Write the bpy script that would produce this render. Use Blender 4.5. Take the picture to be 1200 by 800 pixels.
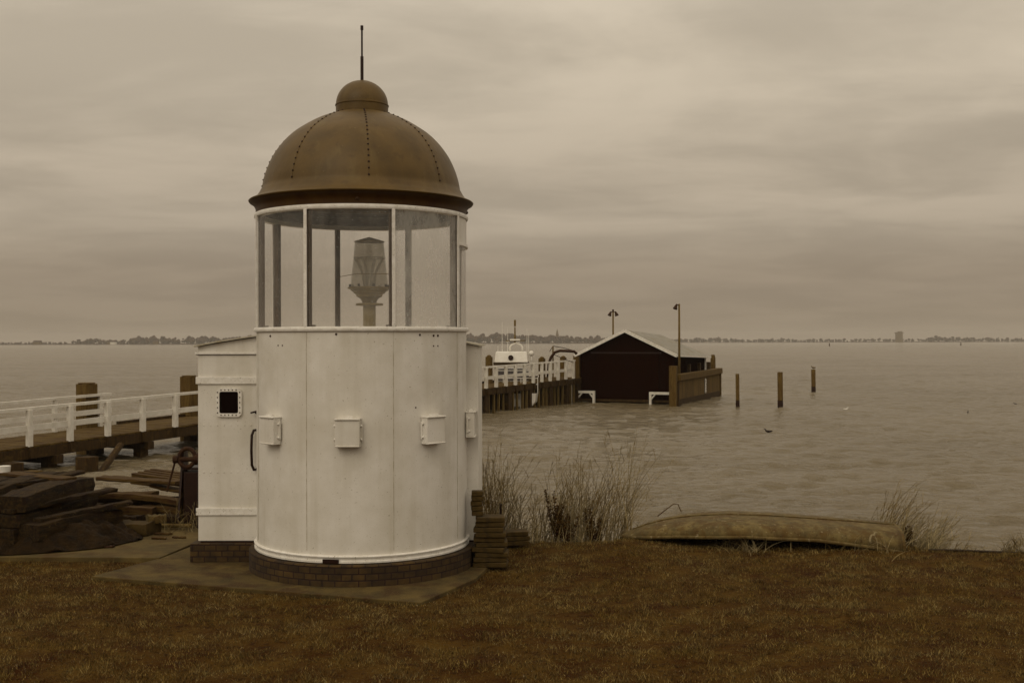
import bpy, bmesh, math, random
import numpy as np
from mathutils import Vector, Matrix, Euler, noise
R = math.radians
random.seed(7); rng = np.random.default_rng(7)
scn = bpy.context.scene
for o in list(bpy.data.objects): bpy.data.objects.remove(o)

# ------------------------------------------------------------------ camera
CAMZ = 2.33; F = 1300.0
cam_d = bpy.data.cameras.new('camera'); cam = bpy.data.objects.new('camera', cam_d)
scn.collection.objects.link(cam); scn.camera = cam
cam_d.sensor_width = 36; cam_d.lens = F/1200*36
cam_d.clip_start = 0.1; cam_d.clip_end = 20000
cam.location = (0, 0, CAMZ)
cam.rotation_euler = (R(90.0), R(0.14), 0)

# ------------------------------------------------------------------ world: overcast sky
world = bpy.data.worlds.new('World'); scn.world = world; world.use_nodes = True
SUN_EL, SUN_AZ = R(38), R(205)      # azimuth clockwise from +Y: behind the camera, a little left
def build_world():
    nt = world.node_tree; nt.nodes.clear(); N = nt.nodes.new; L = nt.links.new
    def math_(op, a, b=None, clamp=False):
        n = N('ShaderNodeMath'); n.operation = op; n.use_clamp = clamp
        for i, v in enumerate((a, b)):
            if v is None: continue
            if isinstance(v, (int, float)): n.inputs[i].default_value = v
            else: L(v, n.inputs[i])
        return n.outputs[0]
    tc = N('ShaderNodeTexCoord'); sep = N('ShaderNodeSeparateXYZ'); L(tc.outputs['Generated'], sep.inputs[0])
    X, Y, Z = sep.outputs
    zc = math_('MAXIMUM', Z, 0.0)
    den = math_('ADD', zc, 0.12)
    u = math_('DIVIDE', X, den); v = math_('DIVIDE', Y, den)
    cmb = N('ShaderNodeCombineXYZ'); L(u, cmb.inputs[0]); L(v, cmb.inputs[1])
    def cloud(scale, sx, sy, det, rough, off, dist=0.0):
        mp = N('ShaderNodeMapping'); mp.inputs['Scale'].default_value = (sx, sy, 1)
        mp.inputs['Location'].default_value = off; mp.inputs['Rotation'].default_value = (0, 0, R(9))
        L(cmb.outputs[0], mp.inputs[0])
        n = N('ShaderNodeTexNoise'); n.inputs['Scale'].default_value = scale
        n.inputs['Detail'].default_value = det; n.inputs['Roughness'].default_value = rough
        n.inputs['Distortion'].default_value = dist
        L(mp.outputs[0], n.inputs[0]); return n.outputs[0]
    c1 = cloud(1.25, 0.8, 1.0, 6, 0.5, (3.1, 0.4, 0), 0.5)
    c2 = cloud(3.6, 0.8, 1.1, 8, 0.6, (9.1, 4.4, 0), 0.5)
    cs = math_('ADD', math_('MULTIPLY', c1, 0.8), math_('MULTIPLY', c2, 0.2))
    mr = N('ShaderNodeMapRange'); mr.interpolation_type = 'SMOOTHSTEP'
    mr.inputs[1].default_value = 0.36; mr.inputs[2].default_value = 0.64
    mr.inputs[3].default_value = -1; mr.inputs[4].default_value = 1
    L(cs, mr.inputs[0]); cl = mr.outputs[0]
    # vertical gradient of the overcast sheet
    ramp = N('ShaderNodeValToRGB'); L(zc, ramp.inputs[0]); cr = ramp.color_ramp
    cr.interpolation = 'EASE'
    S = SKY_STOPS
    while len(cr.elements) < len(S): cr.elements.new(0.5)
    for e, (p, c) in zip(cr.elements, S): e.position = p; e.color = (*c, 1)
    amp = N('ShaderNodeMapRange'); L(zc, amp.inputs[0])
    amp.inputs[1].default_value = 0.0; amp.inputs[2].default_value = 0.16
    amp.inputs[3].default_value = 0.05; amp.inputs[4].default_value = 0.14
    f = math_('ADD', 1.0, math_('MULTIPLY', cl, amp.outputs[0]))
    vm = N('ShaderNodeVectorMath'); vm.operation = 'SCALE'; L(ramp.outputs[0], vm.inputs[0]); L(f, vm.inputs['Scale'])
    # a thin share of the clear-sky model behind the cloud sheet
    sky = N('ShaderNodeTexSky'); sky.sky_type = 'NISHITA'; sky.sun_disc = False
    sky.sun_elevation = SUN_EL; sky.sun_rotation = SUN_AZ; sky.dust_density = 5
    bw = N('ShaderNodeRGBToBW'); L(sky.outputs[0], bw.inputs[0])
    tint = N('ShaderNodeVectorMath'); tint.operation = 'SCALE'
    tint.inputs[0].default_value = (1.0, 0.86, 0.64)
    L(math_('MULTIPLY', bw.outputs[0], 0.003), tint.inputs['Scale'])
    add = N('ShaderNodeVectorMath'); add.operation = 'ADD'; L(vm.outputs[0], add.inputs[0]); L(tint.outputs[0], add.inputs[1])
    bg = N('ShaderNodeBackground'); L(add.outputs[0], bg.inputs[0]); bg.inputs[1].default_value = 1.0
    out = N('ShaderNodeOutputWorld'); L(bg.outputs[0], out.inputs[0])
SKY_STOPS = [(0.0, (.268, .211, .148)), (0.05, (.296, .237, .172)), (0.12, (.425, .356, .270)),
             (0.25, (.535, .458, .352)), (0.32, (.58, .502, .392)), (0.60, (.72, .625, .49)), (1.0, (.84, .73, .58))]
build_world()
sun_d = bpy.data.lights.new('sun', 'SUN'); sun_d.energy = 0.6; sun_d.angle = R(35); sun_d.color = (1, .87, .66)
sun = bpy.data.objects.new('sun', sun_d); scn.collection.objects.link(sun)
d = Vector((math.sin(SUN_AZ)*math.cos(SUN_EL), math.cos(SUN_AZ)*math.cos(SUN_EL), math.sin(SUN_EL)))
sun.rotation_euler = d.to_track_quat('Z', 'Y').to_euler()
vs = scn.view_settings; vs.view_transform = 'Standard'; vs.look = 'None'; vs.exposure = 0.0; vs.gamma = 1
scn.render.engine = 'CYCLES'
scn.cycles.volume_bounces = 1
scn.cycles.transparent_max_bounces = 16

# ------------------------------------------------------------------ helpers
def at(px, py, Y):
    return Vector(((px-600)/F*Y, Y, CAMZ-(py-400)/F*Y))
def gnd(px, py, z=0.0):
    Y = (CAMZ-z)*F/(py-400); return Vector(((px-600)/F*Y, Y, z))
def tag(o, label=None, cat=None, group=None, kind=None):
    if label: o['label'] = label
    if cat: o['category'] = cat
    if group: o['group'] = group
    if kind: o['kind'] = kind
    return o
WLOC = {}
def worldloc(o):
    v = Vector((0, 0, 0))
    while o: v += o.location; o = o.parent
    return v
def empty(name, loc, label, cat, group=None, rot=(0, 0, 0)):
    o = bpy.data.objects.new(name, None); scn.collection.objects.link(o)
    o.location = loc; o.rotation_euler = rot; o.empty_display_size = .2
    return tag(o, label, cat, group)
class MB:
    def __init__(s): s.v = []; s.f = []
    def add(s, vs, fs):
        n = len(s.v); s.v += [tuple(p) for p in vs]; s.f += [tuple(i+n for i in f) for f in fs]; return s
    def box(s, c, size, rot=None):
        hx, hy, hz = (q/2 for q in size); M = (rot.to_matrix() if isinstance(rot, Euler) else rot) or Matrix.Identity(3)
        c = Vector(c)
        vs = [c + M @ Vector((x*hx, y*hy, z*hz)) for z in (-1, 1) for y in (-1, 1) for x in (-1, 1)]
        return s.add(vs, [(0,2,3,1),(4,5,7,6),(0,1,5,4),(2,6,7,3),(0,4,6,2),(1,3,7,5)])
    def beam(s, a, b, w, h, up=(0, 0, 1)):
        a, b = Vector(a), Vector(b); d = (b-a); L = d.length; d.normalize()
        up = Vector(up)
        if abs(d.dot(up)) > .98: up = Vector((0, 1, 0))
        sx = d.cross(up).normalized(); uz = sx.cross(d)
        vs = [p + sx*w/2*i + uz*h/2*j for p in (a, b) for (i, j) in ((-1,-1),(1,-1),(1,1),(-1,1))]
        return s.add(vs, [(0,1,2,3),(7,6,5,4),(0,4,5,1),(1,5,6,2),(2,6,7,3),(3,7,4,0)])
    def cyl(s, a, b, r0, r1=None, n=12, caps=True):
        r1 = r0 if r1 is None else r1
        return s.tube([a, b], [r0, r1], n, caps)
    def tube(s, pts, rs, n=8, caps=True):
        pts = [Vector(p) for p in pts]
        if not isinstance(rs, (list, tuple)): rs = [rs]*len(pts)
        rings = []; prev = None
        for i, p in enumerate(pts):
            d = (pts[min(i+1, len(pts)-1)] - pts[max(i-1, 0)]).normalized()
            if prev is None:
                ref = Vector((0, 0, 1)) if abs(d.z) < .9 else Vector((1, 0, 0))
                sx = d.cross(ref).normalized()
            else:
                sx = (prev - d*prev.dot(d)).normalized()
            prev = sx; sy = d.cross(sx)
            rings.append([p + (sx*math.cos(2*math.pi*k/n) + sy*math.sin(2*math.pi*k/n))*rs[i] for k in range(n)])
        vs = [q for r in rings for q in r]; fs = []
        for i in range(len(pts)-1):
            for k in range(n):
                a = i*n+k; b = i*n+(k+1) % n; fs.append((a, b, b+n, a+n))
        if caps: fs.append(tuple(range(n-1, -1, -1))); fs.append(tuple((len(pts)-1)*n+k for k in range(n)))
        return s.add(vs, fs)
    def lathe(s, prof, c, n=96, a0=0, a1=360):
        """prof (r, z); angle measured from the camera side (-Y), positive to +X"""
        full = abs(a1-a0-360) < 1e-6; m = n if full else n+1; vs = []; fs = []
        for (r, z) in prof:
            for k in range(m):
                t = R(a0+(a1-a0)*k/n); vs.append((c[0]+r*math.sin(t), c[1]-r*math.cos(t), c[2]+z))
        for i in range(len(prof)-1):
            for k in range(n):
                k2 = (k+1) % m
                fs.append((i*m+k, i*m+k2, (i+1)*m+k2, (i+1)*m+k))
        return s.add(vs, fs)
    def shell(s, ri, ro, z0, z1, c, a0, a1, n=24):
        """closed curved slab"""
        full = abs(a1-a0-360) < 1e-6; m = n if full else n+1; vs = []
        for (r, z) in ((ri, z0), (ro, z0), (ro, z1), (ri, z1)):
            for k in range(m):
                t = R(a0+(a1-a0)*k/n); vs.append((c[0]+r*math.sin(t), c[1]-r*math.cos(t), c[2]+z))
        fs = []
        for i in range(4):
            j = (i+1) % 4
            for k in range(n):
                k2 = (k+1) % m; fs.append((i*m+k, i*m+k2, j*m+k2, j*m+k))
        if not full: fs += [(0, m, 2*m, 3*m), (3*m+n, 2*m+n, m+n, n)]
        return s.add(vs, fs)
    def prism(s, poly, z0, z1):
        n = len(poly)
        vs = [(p[0], p[1], z0) for p in poly] + [(p[0], p[1], z1) for p in poly]
        return s.add(vs, [tuple(range(n-1, -1, -1)), tuple(range(n, 2*n))] + [(i, (i+1) % n, (i+1) % n+n, i+n) for i in range(n)])
    def ball(s, c, r, n=8, m=6):
        rx, ry, rz = r if isinstance(r, (tuple, list)) else (r, r, r); c = Vector(c)
        vs = [c+Vector((0, 0, -rz))]
        for i in range(1, m):
            p = -math.pi/2+math.pi*i/m
            for k in range(n):
                t = 2*math.pi*k/n; vs.append(c+Vector((rx*math.cos(p)*math.cos(t), ry*math.cos(p)*math.sin(t), rz*math.sin(p))))
        vs.append(c+Vector((0, 0, rz))); fs = []
        for k in range(n): fs.append((0, 1+(k+1) % n, 1+k)); fs.append((len(vs)-1, 1+(m-2)*n+k, 1+(m-2)*n+(k+1) % n))
        for i in range(m-2):
            for k in range(n):
                a = 1+i*n+k; b = 1+i*n+(k+1) % n; fs.append((a, b, b+n, a+n))
        return s.add(vs, fs)
    def build(s, name, mat, parent=None, origin=None, bevel=0, smooth=False, local=False, auto=None):
        me = bpy.data.meshes.new(name)
        if parent is not None: off = Vector((0, 0, 0)) if local else worldloc(parent)
        else: off = Vector(origin) if origin is not None else Vector((0, 0, 0))
        vs = [(p[0]-off.x, p[1]-off.y, p[2]-off.z) for p in s.v]
        me.from_pydata(vs, [], s.f); me.update()
        bm = bmesh.new(); bm.from_mesh(me); bmesh.ops.recalc_face_normals(bm, faces=bm.faces); bm.to_mesh(me); bm.free()
        me.materials.append(mat)
        if smooth: me.shade_smooth()
        o = bpy.data.objects.new(name, me); scn.collection.objects.link(o)
        if parent is not None: o.parent = parent
        elif origin is not None: o.location = origin
        if auto is not None: me.shade_smooth(); me.set_sharp_from_angle(angle=R(auto))
        if bevel:
            b = o.modifiers.new('bevel', 'BEVEL'); b.width = bevel; b.segments = 2; b.limit_method = 'ANGLE'; b.angle_limit = R(40)
        return o
def kids(o): return [c for c in bpy.data.objects if c.parent == o]
def copy_tree(o, parent=None):
    c = o.copy(); scn.collection.objects.link(c)
    if parent is not None: c.parent = parent
    for ch in kids(o): copy_tree(ch, c)
    return c

# ------------------------------------------------------------------ materials
def tone(g, h=None):
    """a warm brown-toned colour of reflectance g"""
    T_ = [(0, .10, 0), (.005, .14, .0), (.02, .28, .02), (.05, .48, .06), (.1, .63, .12), (.18, .74, .27), (.35, .87, .56), (.52, .94, .80), (.8, .975, .93), (1, 1, .97)]
    for (a, ga, ba), (b, gb, bb) in zip(T_, T_[1:]):
        if (h or g) <= b: t = ((h or g)-a)/(b-a); G = ga+(gb-ga)*t; B = ba+(bb-ba)*t; break
    k = g*(1+.45*(1-G)); return (k, k*G, k*B)
MC = {}
def mat(name, g, g2=None, rough=.7, scale=6, stretch=(1, 1, 1), bump=.3, bscale=None, spec=.3, detail=8,
        contrast=(.35, .65), metallic=0, coords='Object', dist=.01, island=0, spots=None, streaks=None, hue=None):
    if name in MC: return MC[name]
    m = bpy.data.materials.new(name); m.use_nodes = True; nt = m.node_tree; N = nt.nodes.new; L = nt.links.new
    b = nt.nodes['Principled BSDF']; b.inputs['Roughness'].default_value = rough
    b.inputs['Specular IOR Level'].default_value = spec; b.inputs['Metallic'].default_value = metallic
    g2 = g*.6 if g2 is None else g2
    tc = N('ShaderNodeTexCoord'); mp = N('ShaderNodeMapping'); mp.inputs['Scale'].default_value = stretch
    L(tc.outputs[coords], mp.inputs[0])
    n = N('ShaderNodeTexNoise'); n.inputs['Scale'].default_value = scale; n.inputs['Detail'].default_value = detail
    n.inputs['Roughness'].default_value = .6; L(mp.outputs[0], n.inputs[0])
    r = N('ShaderNodeValToRGB'); r.color_ramp.elements[0].position = contrast[0]; r.color_ramp.elements[1].position = contrast[1]
    r.color_ramp.elements[0].color = (*tone(g2, hue), 1); r.color_ramp.elements[1].color = (*tone(g, hue), 1)
    L(n.outputs[0], r.inputs[0]); col = r.outputs[0]
    def mixin(col, fac, c):
        mx = N('ShaderNodeMix'); mx.data_type = 'RGBA'; L(fac, mx.inputs['Factor']); L(col, mx.inputs['A'])
        mx.inputs['B'].default_value = (*c, 1); return mx.outputs['Result']
    def thresh(src, a, b_, mxv):
        q = N('ShaderNodeMapRange'); q.inputs[1].default_value = a; q.inputs[2].default_value = b_
        q.inputs[4].default_value = mxv; L(src, q.inputs[0]); return q.outputs[0]
    if streaks:                              # run-down stains along z: (scale, lo, hi, amount, tone)
        sc, lo, hi, am, tg = streaks
        mp2 = N('ShaderNodeMapping'); mp2.inputs['Scale'].default_value = (1, 1, .06); L(tc.outputs[coords], mp2.inputs[0])
        n2 = N('ShaderNodeTexNoise'); n2.inputs['Scale'].default_value = sc; n2.inputs['Detail'].default_value = 6
        L(mp2.outputs[0], n2.inputs[0]); col = mixin(col, thresh(n2.outputs[0], lo, hi, am), tone(tg))
    if spots:                                # small chips and rust specks
        for (sc, lo, hi, am, tg) in spots:
            n3 = N('ShaderNodeTexNoise'); n3.inputs['Scale'].default_value = sc; n3.inputs['Detail'].default_value = 3
            L(tc.outputs[coords], n3.inputs[0]); col = mixin(col, thresh(n3.outputs[0], lo, hi, am), tone(tg))
    if island:
        gi = N('ShaderNodeNewGeometry'); mr = N('ShaderNodeMapRange'); L(gi.outputs['Random Per Island'], mr.inputs[0])
        mr.inputs[3].default_value = 1-island; mr.inputs[4].default_value = 1+island
        vm = N('ShaderNodeVectorMath'); vm.operation = 'SCALE'; L(col, vm.inputs[0]); L(mr.outputs[0], vm.inputs['Scale']); col = vm.outputs[0]
    L(col, b.inputs['Base Color'])
    if bump:
        nb = N('ShaderNodeTexNoise'); nb.inputs['Scale'].default_value = bscale or scale*4; nb.inputs['Detail'].default_value = 6
        L(mp.outputs[0], nb.inputs[0])
        bp = N('ShaderNodeBump'); bp.inputs['Strength'].default_value = bump; bp.inputs['Distance'].default_value = dist
        L(nb.outputs[0], bp.inputs['Height']); L(bp.outputs[0], b.inputs['Normal'])
    MC[name] = m; return m
M_white = mat('tower_white_paint', .77, .66, rough=.5, scale=3, bump=.12, bscale=9, dist=.02, spec=.35,
              streaks=(6, .50, .78, .34, .38),
              spots=[(1.3, .52, .74, .26, .44), (60, .69, .73, .7, .12), (130, .70, .74, .6, .13), (240, .70, .74, .5, .2)])
M_trim = mat('trim_white_paint', .84, .70, rough=.5, scale=14, bump=.3, bscale=50, dist=.004,
             spots=[(60, .66, .71, .8, .13)])
M_dome = mat('dome_paint', .098, .068, hue=.085, rough=.5, scale=3.5, bump=.25, bscale=5, spec=.35, dist=.03, spots=[(40, .70, .76, .5, .2), (11, .60, .72, .4, .05), (90, .70, .75, .5, .04)], streaks=(9, .55, .75, .35, .16))
M_under = mat('dark_cornice_paint', .050, .030, rough=.5, scale=6, bump=.1)
M_rivet = mat('dark_rivet', .02, .012, rough=.6, bump=0)
M_black = mat('black_iron', .015, .009, rough=.45, scale=20, bump=.3)
M_iron = mat('rusty_iron', .035, .014, rough=.8, scale=18, bump=.5)
M_wood = mat('grey_weathered_timber', .115, .05, rough=.9, scale=5, stretch=(5, 5, .4), bump=.6, spots=[(9, .6, .7, .5, .04)])
M_woodx = mat('weathered_plank', .085, .025, rough=.9, scale=7, stretch=(.5, 6, 6), bump=.8, dist=.015, spots=[(6, .58, .7, .5, .02)])
M_balk = mat('dark_balk_timber', .052, .012, hue=.065, rough=.95, scale=6, stretch=(.5, 5, 5), bump=1, dist=.05, spots=[(5, .52, .66, .6, .010), (22, .62, .70, .5, .14)])
M_deck = mat('pier_deck_boards', .10, .05, rough=.9, scale=3, bump=.4)
M_dark = mat('tarred_timber', .045, .018, hue=.06, rough=.9, scale=5, stretch=(4, 4, .5), bump=.5, spots=[(6, .58, .68, .5, .09)])
M_stake = mat('grey_stake_timber', .16, .08, rough=.9, scale=5, stretch=(4, 4, .5), bump=.4)
M_rail = mat('white_rail_paint', .72, .6, rough=.7, scale=4, bump=.1, spots=[(12, .66, .74, .4, .25)])
M_shed = mat('dark_shed_boards', .0085, .0055, rough=.95, scale=4, stretch=(8, 8, .4), bump=.6, spec=0)
M_shedroof = mat('grey_shed_roofing', .30, .23, hue=.55, spots=[(1.2, .5, .7, .4, .16), (9, .62, .7, .5, .12)], rough=.8, scale=3, bump=.2)
M_brd = mat('white_barge_board', .80, .62, rough=.6, scale=6, bump=.1)
M_conc = mat('worn_concrete', .12, .055, hue=.15, rough=.95, scale=2.2, bump=.6, bscale=40, dist=.006, spots=[(3.5, .5, .66, .55, .04), (60, .62, .7, .5, .03)])
M_apron = mat('mossy_concrete', .10, .04, hue=.13, rough=.95, scale=3.1, bump=.7, bscale=60, dist=.006, spots=[(4, .50, .62, .6, .028), (80, .6, .7, .6, .16)])
M_tile = mat('concrete_paving_tile', .06, .025, hue=.09, rough=.9, scale=9, bump=.6, bscale=60, dist=.006)
M_tarp = mat('dark_tarpaulin', .022, .007, hue=.055, rough=.7, scale=8, bump=.8, spec=.12, dist=.03)
M_hullold = mat('faded_boat_paint', .15, .07, hue=.17, rough=.85, scale=7, bump=.5, bscale=30, dist=.006,
                spots=[(4.3, .50, .62, .65, .06), (12, .54, .64, .6, .075), (9, .66, .70, .6, .30), (45, .66, .72, .7, .30), (30, .62, .68, .6, .03)], streaks=(16, .5, .66, .5, .05))
M_hulld = mat('dark_under_hull', .012, .006, rough=.9)
M_boatw = mat('white_boat_paint', .75, .65, rough=.35, scale=3, bump=0, spec=.5)
M_glassd = mat('dark_window_glass', .015, .01, rough=.08, bump=0, spec=.6)
M_reed = mat('dry_reed_stems', .28, .09, rough=.85, scale=3, bump=0, island=.45)
M_reedd = mat('dark_seed_heads', .075, .03, rough=.9, scale=6, bump=0, island=.4)
M_grass = mat('brown_winter_grass', .185, .10, rough=.8, scale=1.3, bump=0, island=.8, contrast=(.34, .64), spots=[(5.5, .48, .62, .6, .035), (.9, .58, .72, .35, .24), (2.6, .52, .62, .6, .045), (60, .66, .70, .6, .4)], spec=.15)
M_soil = mat('turf_soil', .072, .030, rough=1, scale=2.2, bump=1, bscale=28, dist=.03, spots=[(14, .55, .68, .6, .010)], spec=.08)
M_far = mat('distant_wood_foliage', .035, .015, rough=1, scale=.05, bump=0)
M_farland = mat('distant_land', .04, .02, rough=1, scale=.01, bump=0)
M_farstone = mat('distant_masonry', .10, .07, rough=1, scale=.2, bump=0)
M_bird = mat('dark_plumage', .010, .005, rough=.7, bump=0)
M_gull = mat('white_plumage', .8, .6, rough=.7, bump=0)

def brick_mat():
    m = bpy.data.materials.new('dark_brick'); m.use_nodes = True; nt = m.node_tree; N = nt.nodes.new; L = nt.links.new
    b = nt.nodes['Principled BSDF']; b.inputs['Roughness'].default_value = .9
    tc = N('ShaderNodeTexCoord'); sp = N('ShaderNodeSeparateXYZ'); L(tc.outputs['Object'], sp.inputs[0])
    # local plinth coordinates: round plinth unrolled by angle, flat plinth by x
    at2 = N('ShaderNodeMath'); at2.operation = 'ARCTAN2'; L(sp.outputs[0], at2.inputs[0]); L(sp.outputs[1], at2.inputs[1])
    mu = N('ShaderNodeMath'); mu.operation = 'MULTIPLY'; L(at2.outputs[0], mu.inputs[0]); mu.inputs[1].default_value = 1.17
    cb = N('ShaderNodeCombineXYZ'); L(mu.outputs[0], cb.inputs[0]); L(sp.outputs[2], cb.inputs[1])
    return m, nt, b, cb, sp
def finish_brick(m, nt, b, vec):
    N = nt.nodes.new; L = nt.links.new
    br = N('ShaderNodeTexBrick'); br.inputs['Scale'].default_value = 1
    br.inputs['Brick Width'].default_value = .125; br.inputs['Row Height'].default_value = .062
    br.inputs['Mortar Size'].default_value = .006; br.inputs['Mortar Smooth'].default_value = .3
    br.inputs['Color1'].default_value = (*tone(.055, .07), 1); br.inputs['Color2'].default_value = (*tone(.022, .05), 1)
    br.inputs['Mortar'].default_value = (*tone(.012), 1); L(vec, br.inputs[0])
    n = N('ShaderNodeTexNoise'); n.inputs['Scale'].default_value = 12; n.inputs['Detail'].default_value = 6
    tc = N('ShaderNodeTexCoord'); L(tc.outputs['Object'], n.inputs[0])
    mx = N('ShaderNodeMix'); mx.data_type = 'RGBA'; mx.blend_type = 'MULTIPLY'; mx.inputs['Factor'].default_value = .7
    L(br.outputs[0], mx.inputs['A'])
    r = N('ShaderNodeValToRGB'); r.color_ramp.elements[0].color = (.35, .35, .35, 1); r.color_ramp.elements[1].color = (1.4, 1.4, 1.4, 1)
    r.color_ramp.elements[0].position = .3; r.color_ramp.elements[1].position = .7
    L(n.outputs[0], r.inputs[0]); L(r.outputs[0], mx.inputs['B']); L(mx.outputs['Result'], b.inputs['Base Color'])
    bp = N('ShaderNodeBump'); bp.inputs['Distance'].default_value = .008; bp.inputs['Strength'].default_value = .9; bp.invert = True
    L(br.outputs['Fac'], bp.inputs['Height']); L(bp.outputs[0], b.inputs['Normal'])
    return m
m_, nt_, b_, cb_, sp_ = brick_mat(); M_brickr = finish_brick(m_, nt_, b_, cb_.outputs[0])
m_, nt_, b_, cb_, sp_ = brick_mat(); m_.name = 'dark_brick_straight'
c2_ = nt_.nodes.new('ShaderNodeCombineXYZ'); nt_.links.new(sp_.outputs[0], c2_.inputs[0]); nt_.links.new(sp_.outputs[2], c2_.inputs[1])
M_bricks = finish_brick(m_, nt_, b_, c2_.outputs[0])

def glass_mat(name, dust, dcol=.7, tint=(.93, .9, .84)):
    m = bpy.data.materials.new(name); m.use_nodes = True; nt = m.node_tree; nt.nodes.clear(); N = nt.nodes.new; L = nt.links.new
    tr = N('ShaderNodeBsdfTransparent'); tr.inputs[0].default_value = (*tint, 1)
    gl = N('ShaderNodeBsdfGlossy'); gl.inputs['Roughness'].default_value = .04
    df = N('ShaderNodeBsdfDiffuse'); df.inputs[0].default_value = (*tone(dcol), 1)
    tl = N('ShaderNodeBsdfTranslucent'); tl.inputs[0].default_value = (*tone(dcol), 1)
    ad = N('ShaderNodeMixShader'); ad.inputs[0].default_value = .5; L(df.outputs[0], ad.inputs[1]); L(tl.outputs[0], ad.inputs[2])
    lw = N('ShaderNodeLayerWeight'); lw.inputs[0].default_value = .5
    pw = N('ShaderNodeMath'); pw.operation = 'POWER'; L(lw.outputs['Facing'], pw.inputs[0]); pw.inputs[1].default_value = 4
    fr = N('ShaderNodeMath'); fr.operation = 'MULTIPLY_ADD'; L(pw.outputs[0], fr.inputs[0]); fr.inputs[1].default_value = .32; fr.inputs[2].default_value = .006
    m1 = N('ShaderNodeMixShader'); L(fr.outputs[0], m1.inputs[0]); L(tr.outputs[0], m1.inputs[1]); L(gl.outputs[0], m1.inputs[2])
    tc = N('ShaderNodeTexCoord'); mp = N('ShaderNodeMapping'); mp.inputs['Scale'].default_value = (1, 1, .35); L(tc.outputs['Object'], mp.inputs[0])
    n = N('ShaderNodeTexNoise'); n.inputs['Scale'].default_value = 7; n.inputs['Detail'].default_value = 9; n.inputs['Roughness'].default_value = .65
    L(mp.outputs[0], n.inputs[0])
    mr = N('ShaderNodeMapRange'); mr.inputs[1].default_value = .3; mr.inputs[2].default_value = .75
    mr.inputs[3].default_value = dust*.5; mr.inputs[4].default_value = dust*1.7; L(n.outputs[0], mr.inputs[0])
    n2 = N('ShaderNodeTexNoise'); n2.inputs['Scale'].default_value = 70; L(tc.outputs['Object'], n2.inputs[0])
    m3 = N('ShaderNodeMapRange'); m3.inputs[1].default_value = .68; m3.inputs[2].default_value = .74; m3.inputs[4].default_value = .4; L(n2.outputs[0], m3.inputs[0])
    sm = N('ShaderNodeMath'); sm.operation = 'ADD'; sm.use_clamp = True; L(mr.outputs[0], sm.inputs[0]); L(m3.outputs[0], sm.inputs[1])
    m2 = N('ShaderNodeMixShader'); L(sm.outputs[0], m2.inputs[0]); L(m1.outputs[0], m2.inputs[1]); L(ad.outputs[0], m2.inputs[2])
    o = N('ShaderNodeOutputMaterial'); L(m2.outputs[0], o.inputs[0]); return m
M_pane = glass_mat('lantern_pane_glass', .085, .9, (.998, .995, .99))
M_paned = glass_mat('dusty_pane_glass', .26, .95, (.995, .99, .985))
M_lens = glass_mat('beacon_lens_glass', .18, .7, (.88, .87, .84))
M_rib = glass_mat('lens_prism_glass', .8, .85, (.93, .92, .9))

def water_mat():
    m = bpy.data.materials.new('brown_lake_water'); m.use_nodes = True; nt = m.node_tree; N = nt.nodes.new; L = nt.links.new
    b = nt.nodes['Principled BSDF']; b.inputs['Base Color'].default_value = (.160, .125, .070, 1)
    b.inputs['Roughness'].default_value = .10; b.inputs['IOR'].default_value = 1.33
    tc = N('ShaderNodeTexCoord')
    def nz(scale, sx, sy, det, rot=0, dist=0.0):
        mp = N('ShaderNodeMapping'); mp.inputs['Scale'].default_value = (sx, sy, 1); mp.inputs['Rotation'].default_value = (0, 0, R(rot))
        L(tc.outputs['Object'], mp.inputs[0]); n = N('ShaderNodeTexNoise'); n.inputs['Scale'].default_value = scale
        n.inputs['Detail'].default_value = det; n.inputs['Roughness'].default_value = .6; n.inputs['Distortion'].default_value = dist
        L(mp.outputs[0], n.inputs[0]); return n.outputs[0]
    a = nz(3.4, .45, 1.0, 6, 8, .2); c = nz(8.0, .4, 1, 4, -6); big = nz(.07, .5, 1, 3, 5)
    mul = N('ShaderNodeMath'); mul.operation = 'MULTIPLY'; L(c, mul.inputs[0]); mul.inputs[1].default_value = .22
    ad = N('ShaderNodeMath'); ad.operation = 'ADD'; L(a, ad.inputs[0]); L(mul.outputs[0], ad.inputs[1])
    bp = N('ShaderNodeBump'); bp.inputs['Distance'].default_value = .32; L(ad.outputs[0], bp.inputs['Height'])
    mr = N('ShaderNodeMapRange'); mr.inputs[1].default_value = .35; mr.inputs[2].default_value = .65
    mr.inputs[3].default_value = .55; mr.inputs[4].default_value = 1.0; L(big, mr.inputs[0]); L(mr.outputs[0], bp.inputs['Strength'])
    L(bp.outputs[0], b.inputs['Normal'])
    return m
M_water = water_mat()

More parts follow.
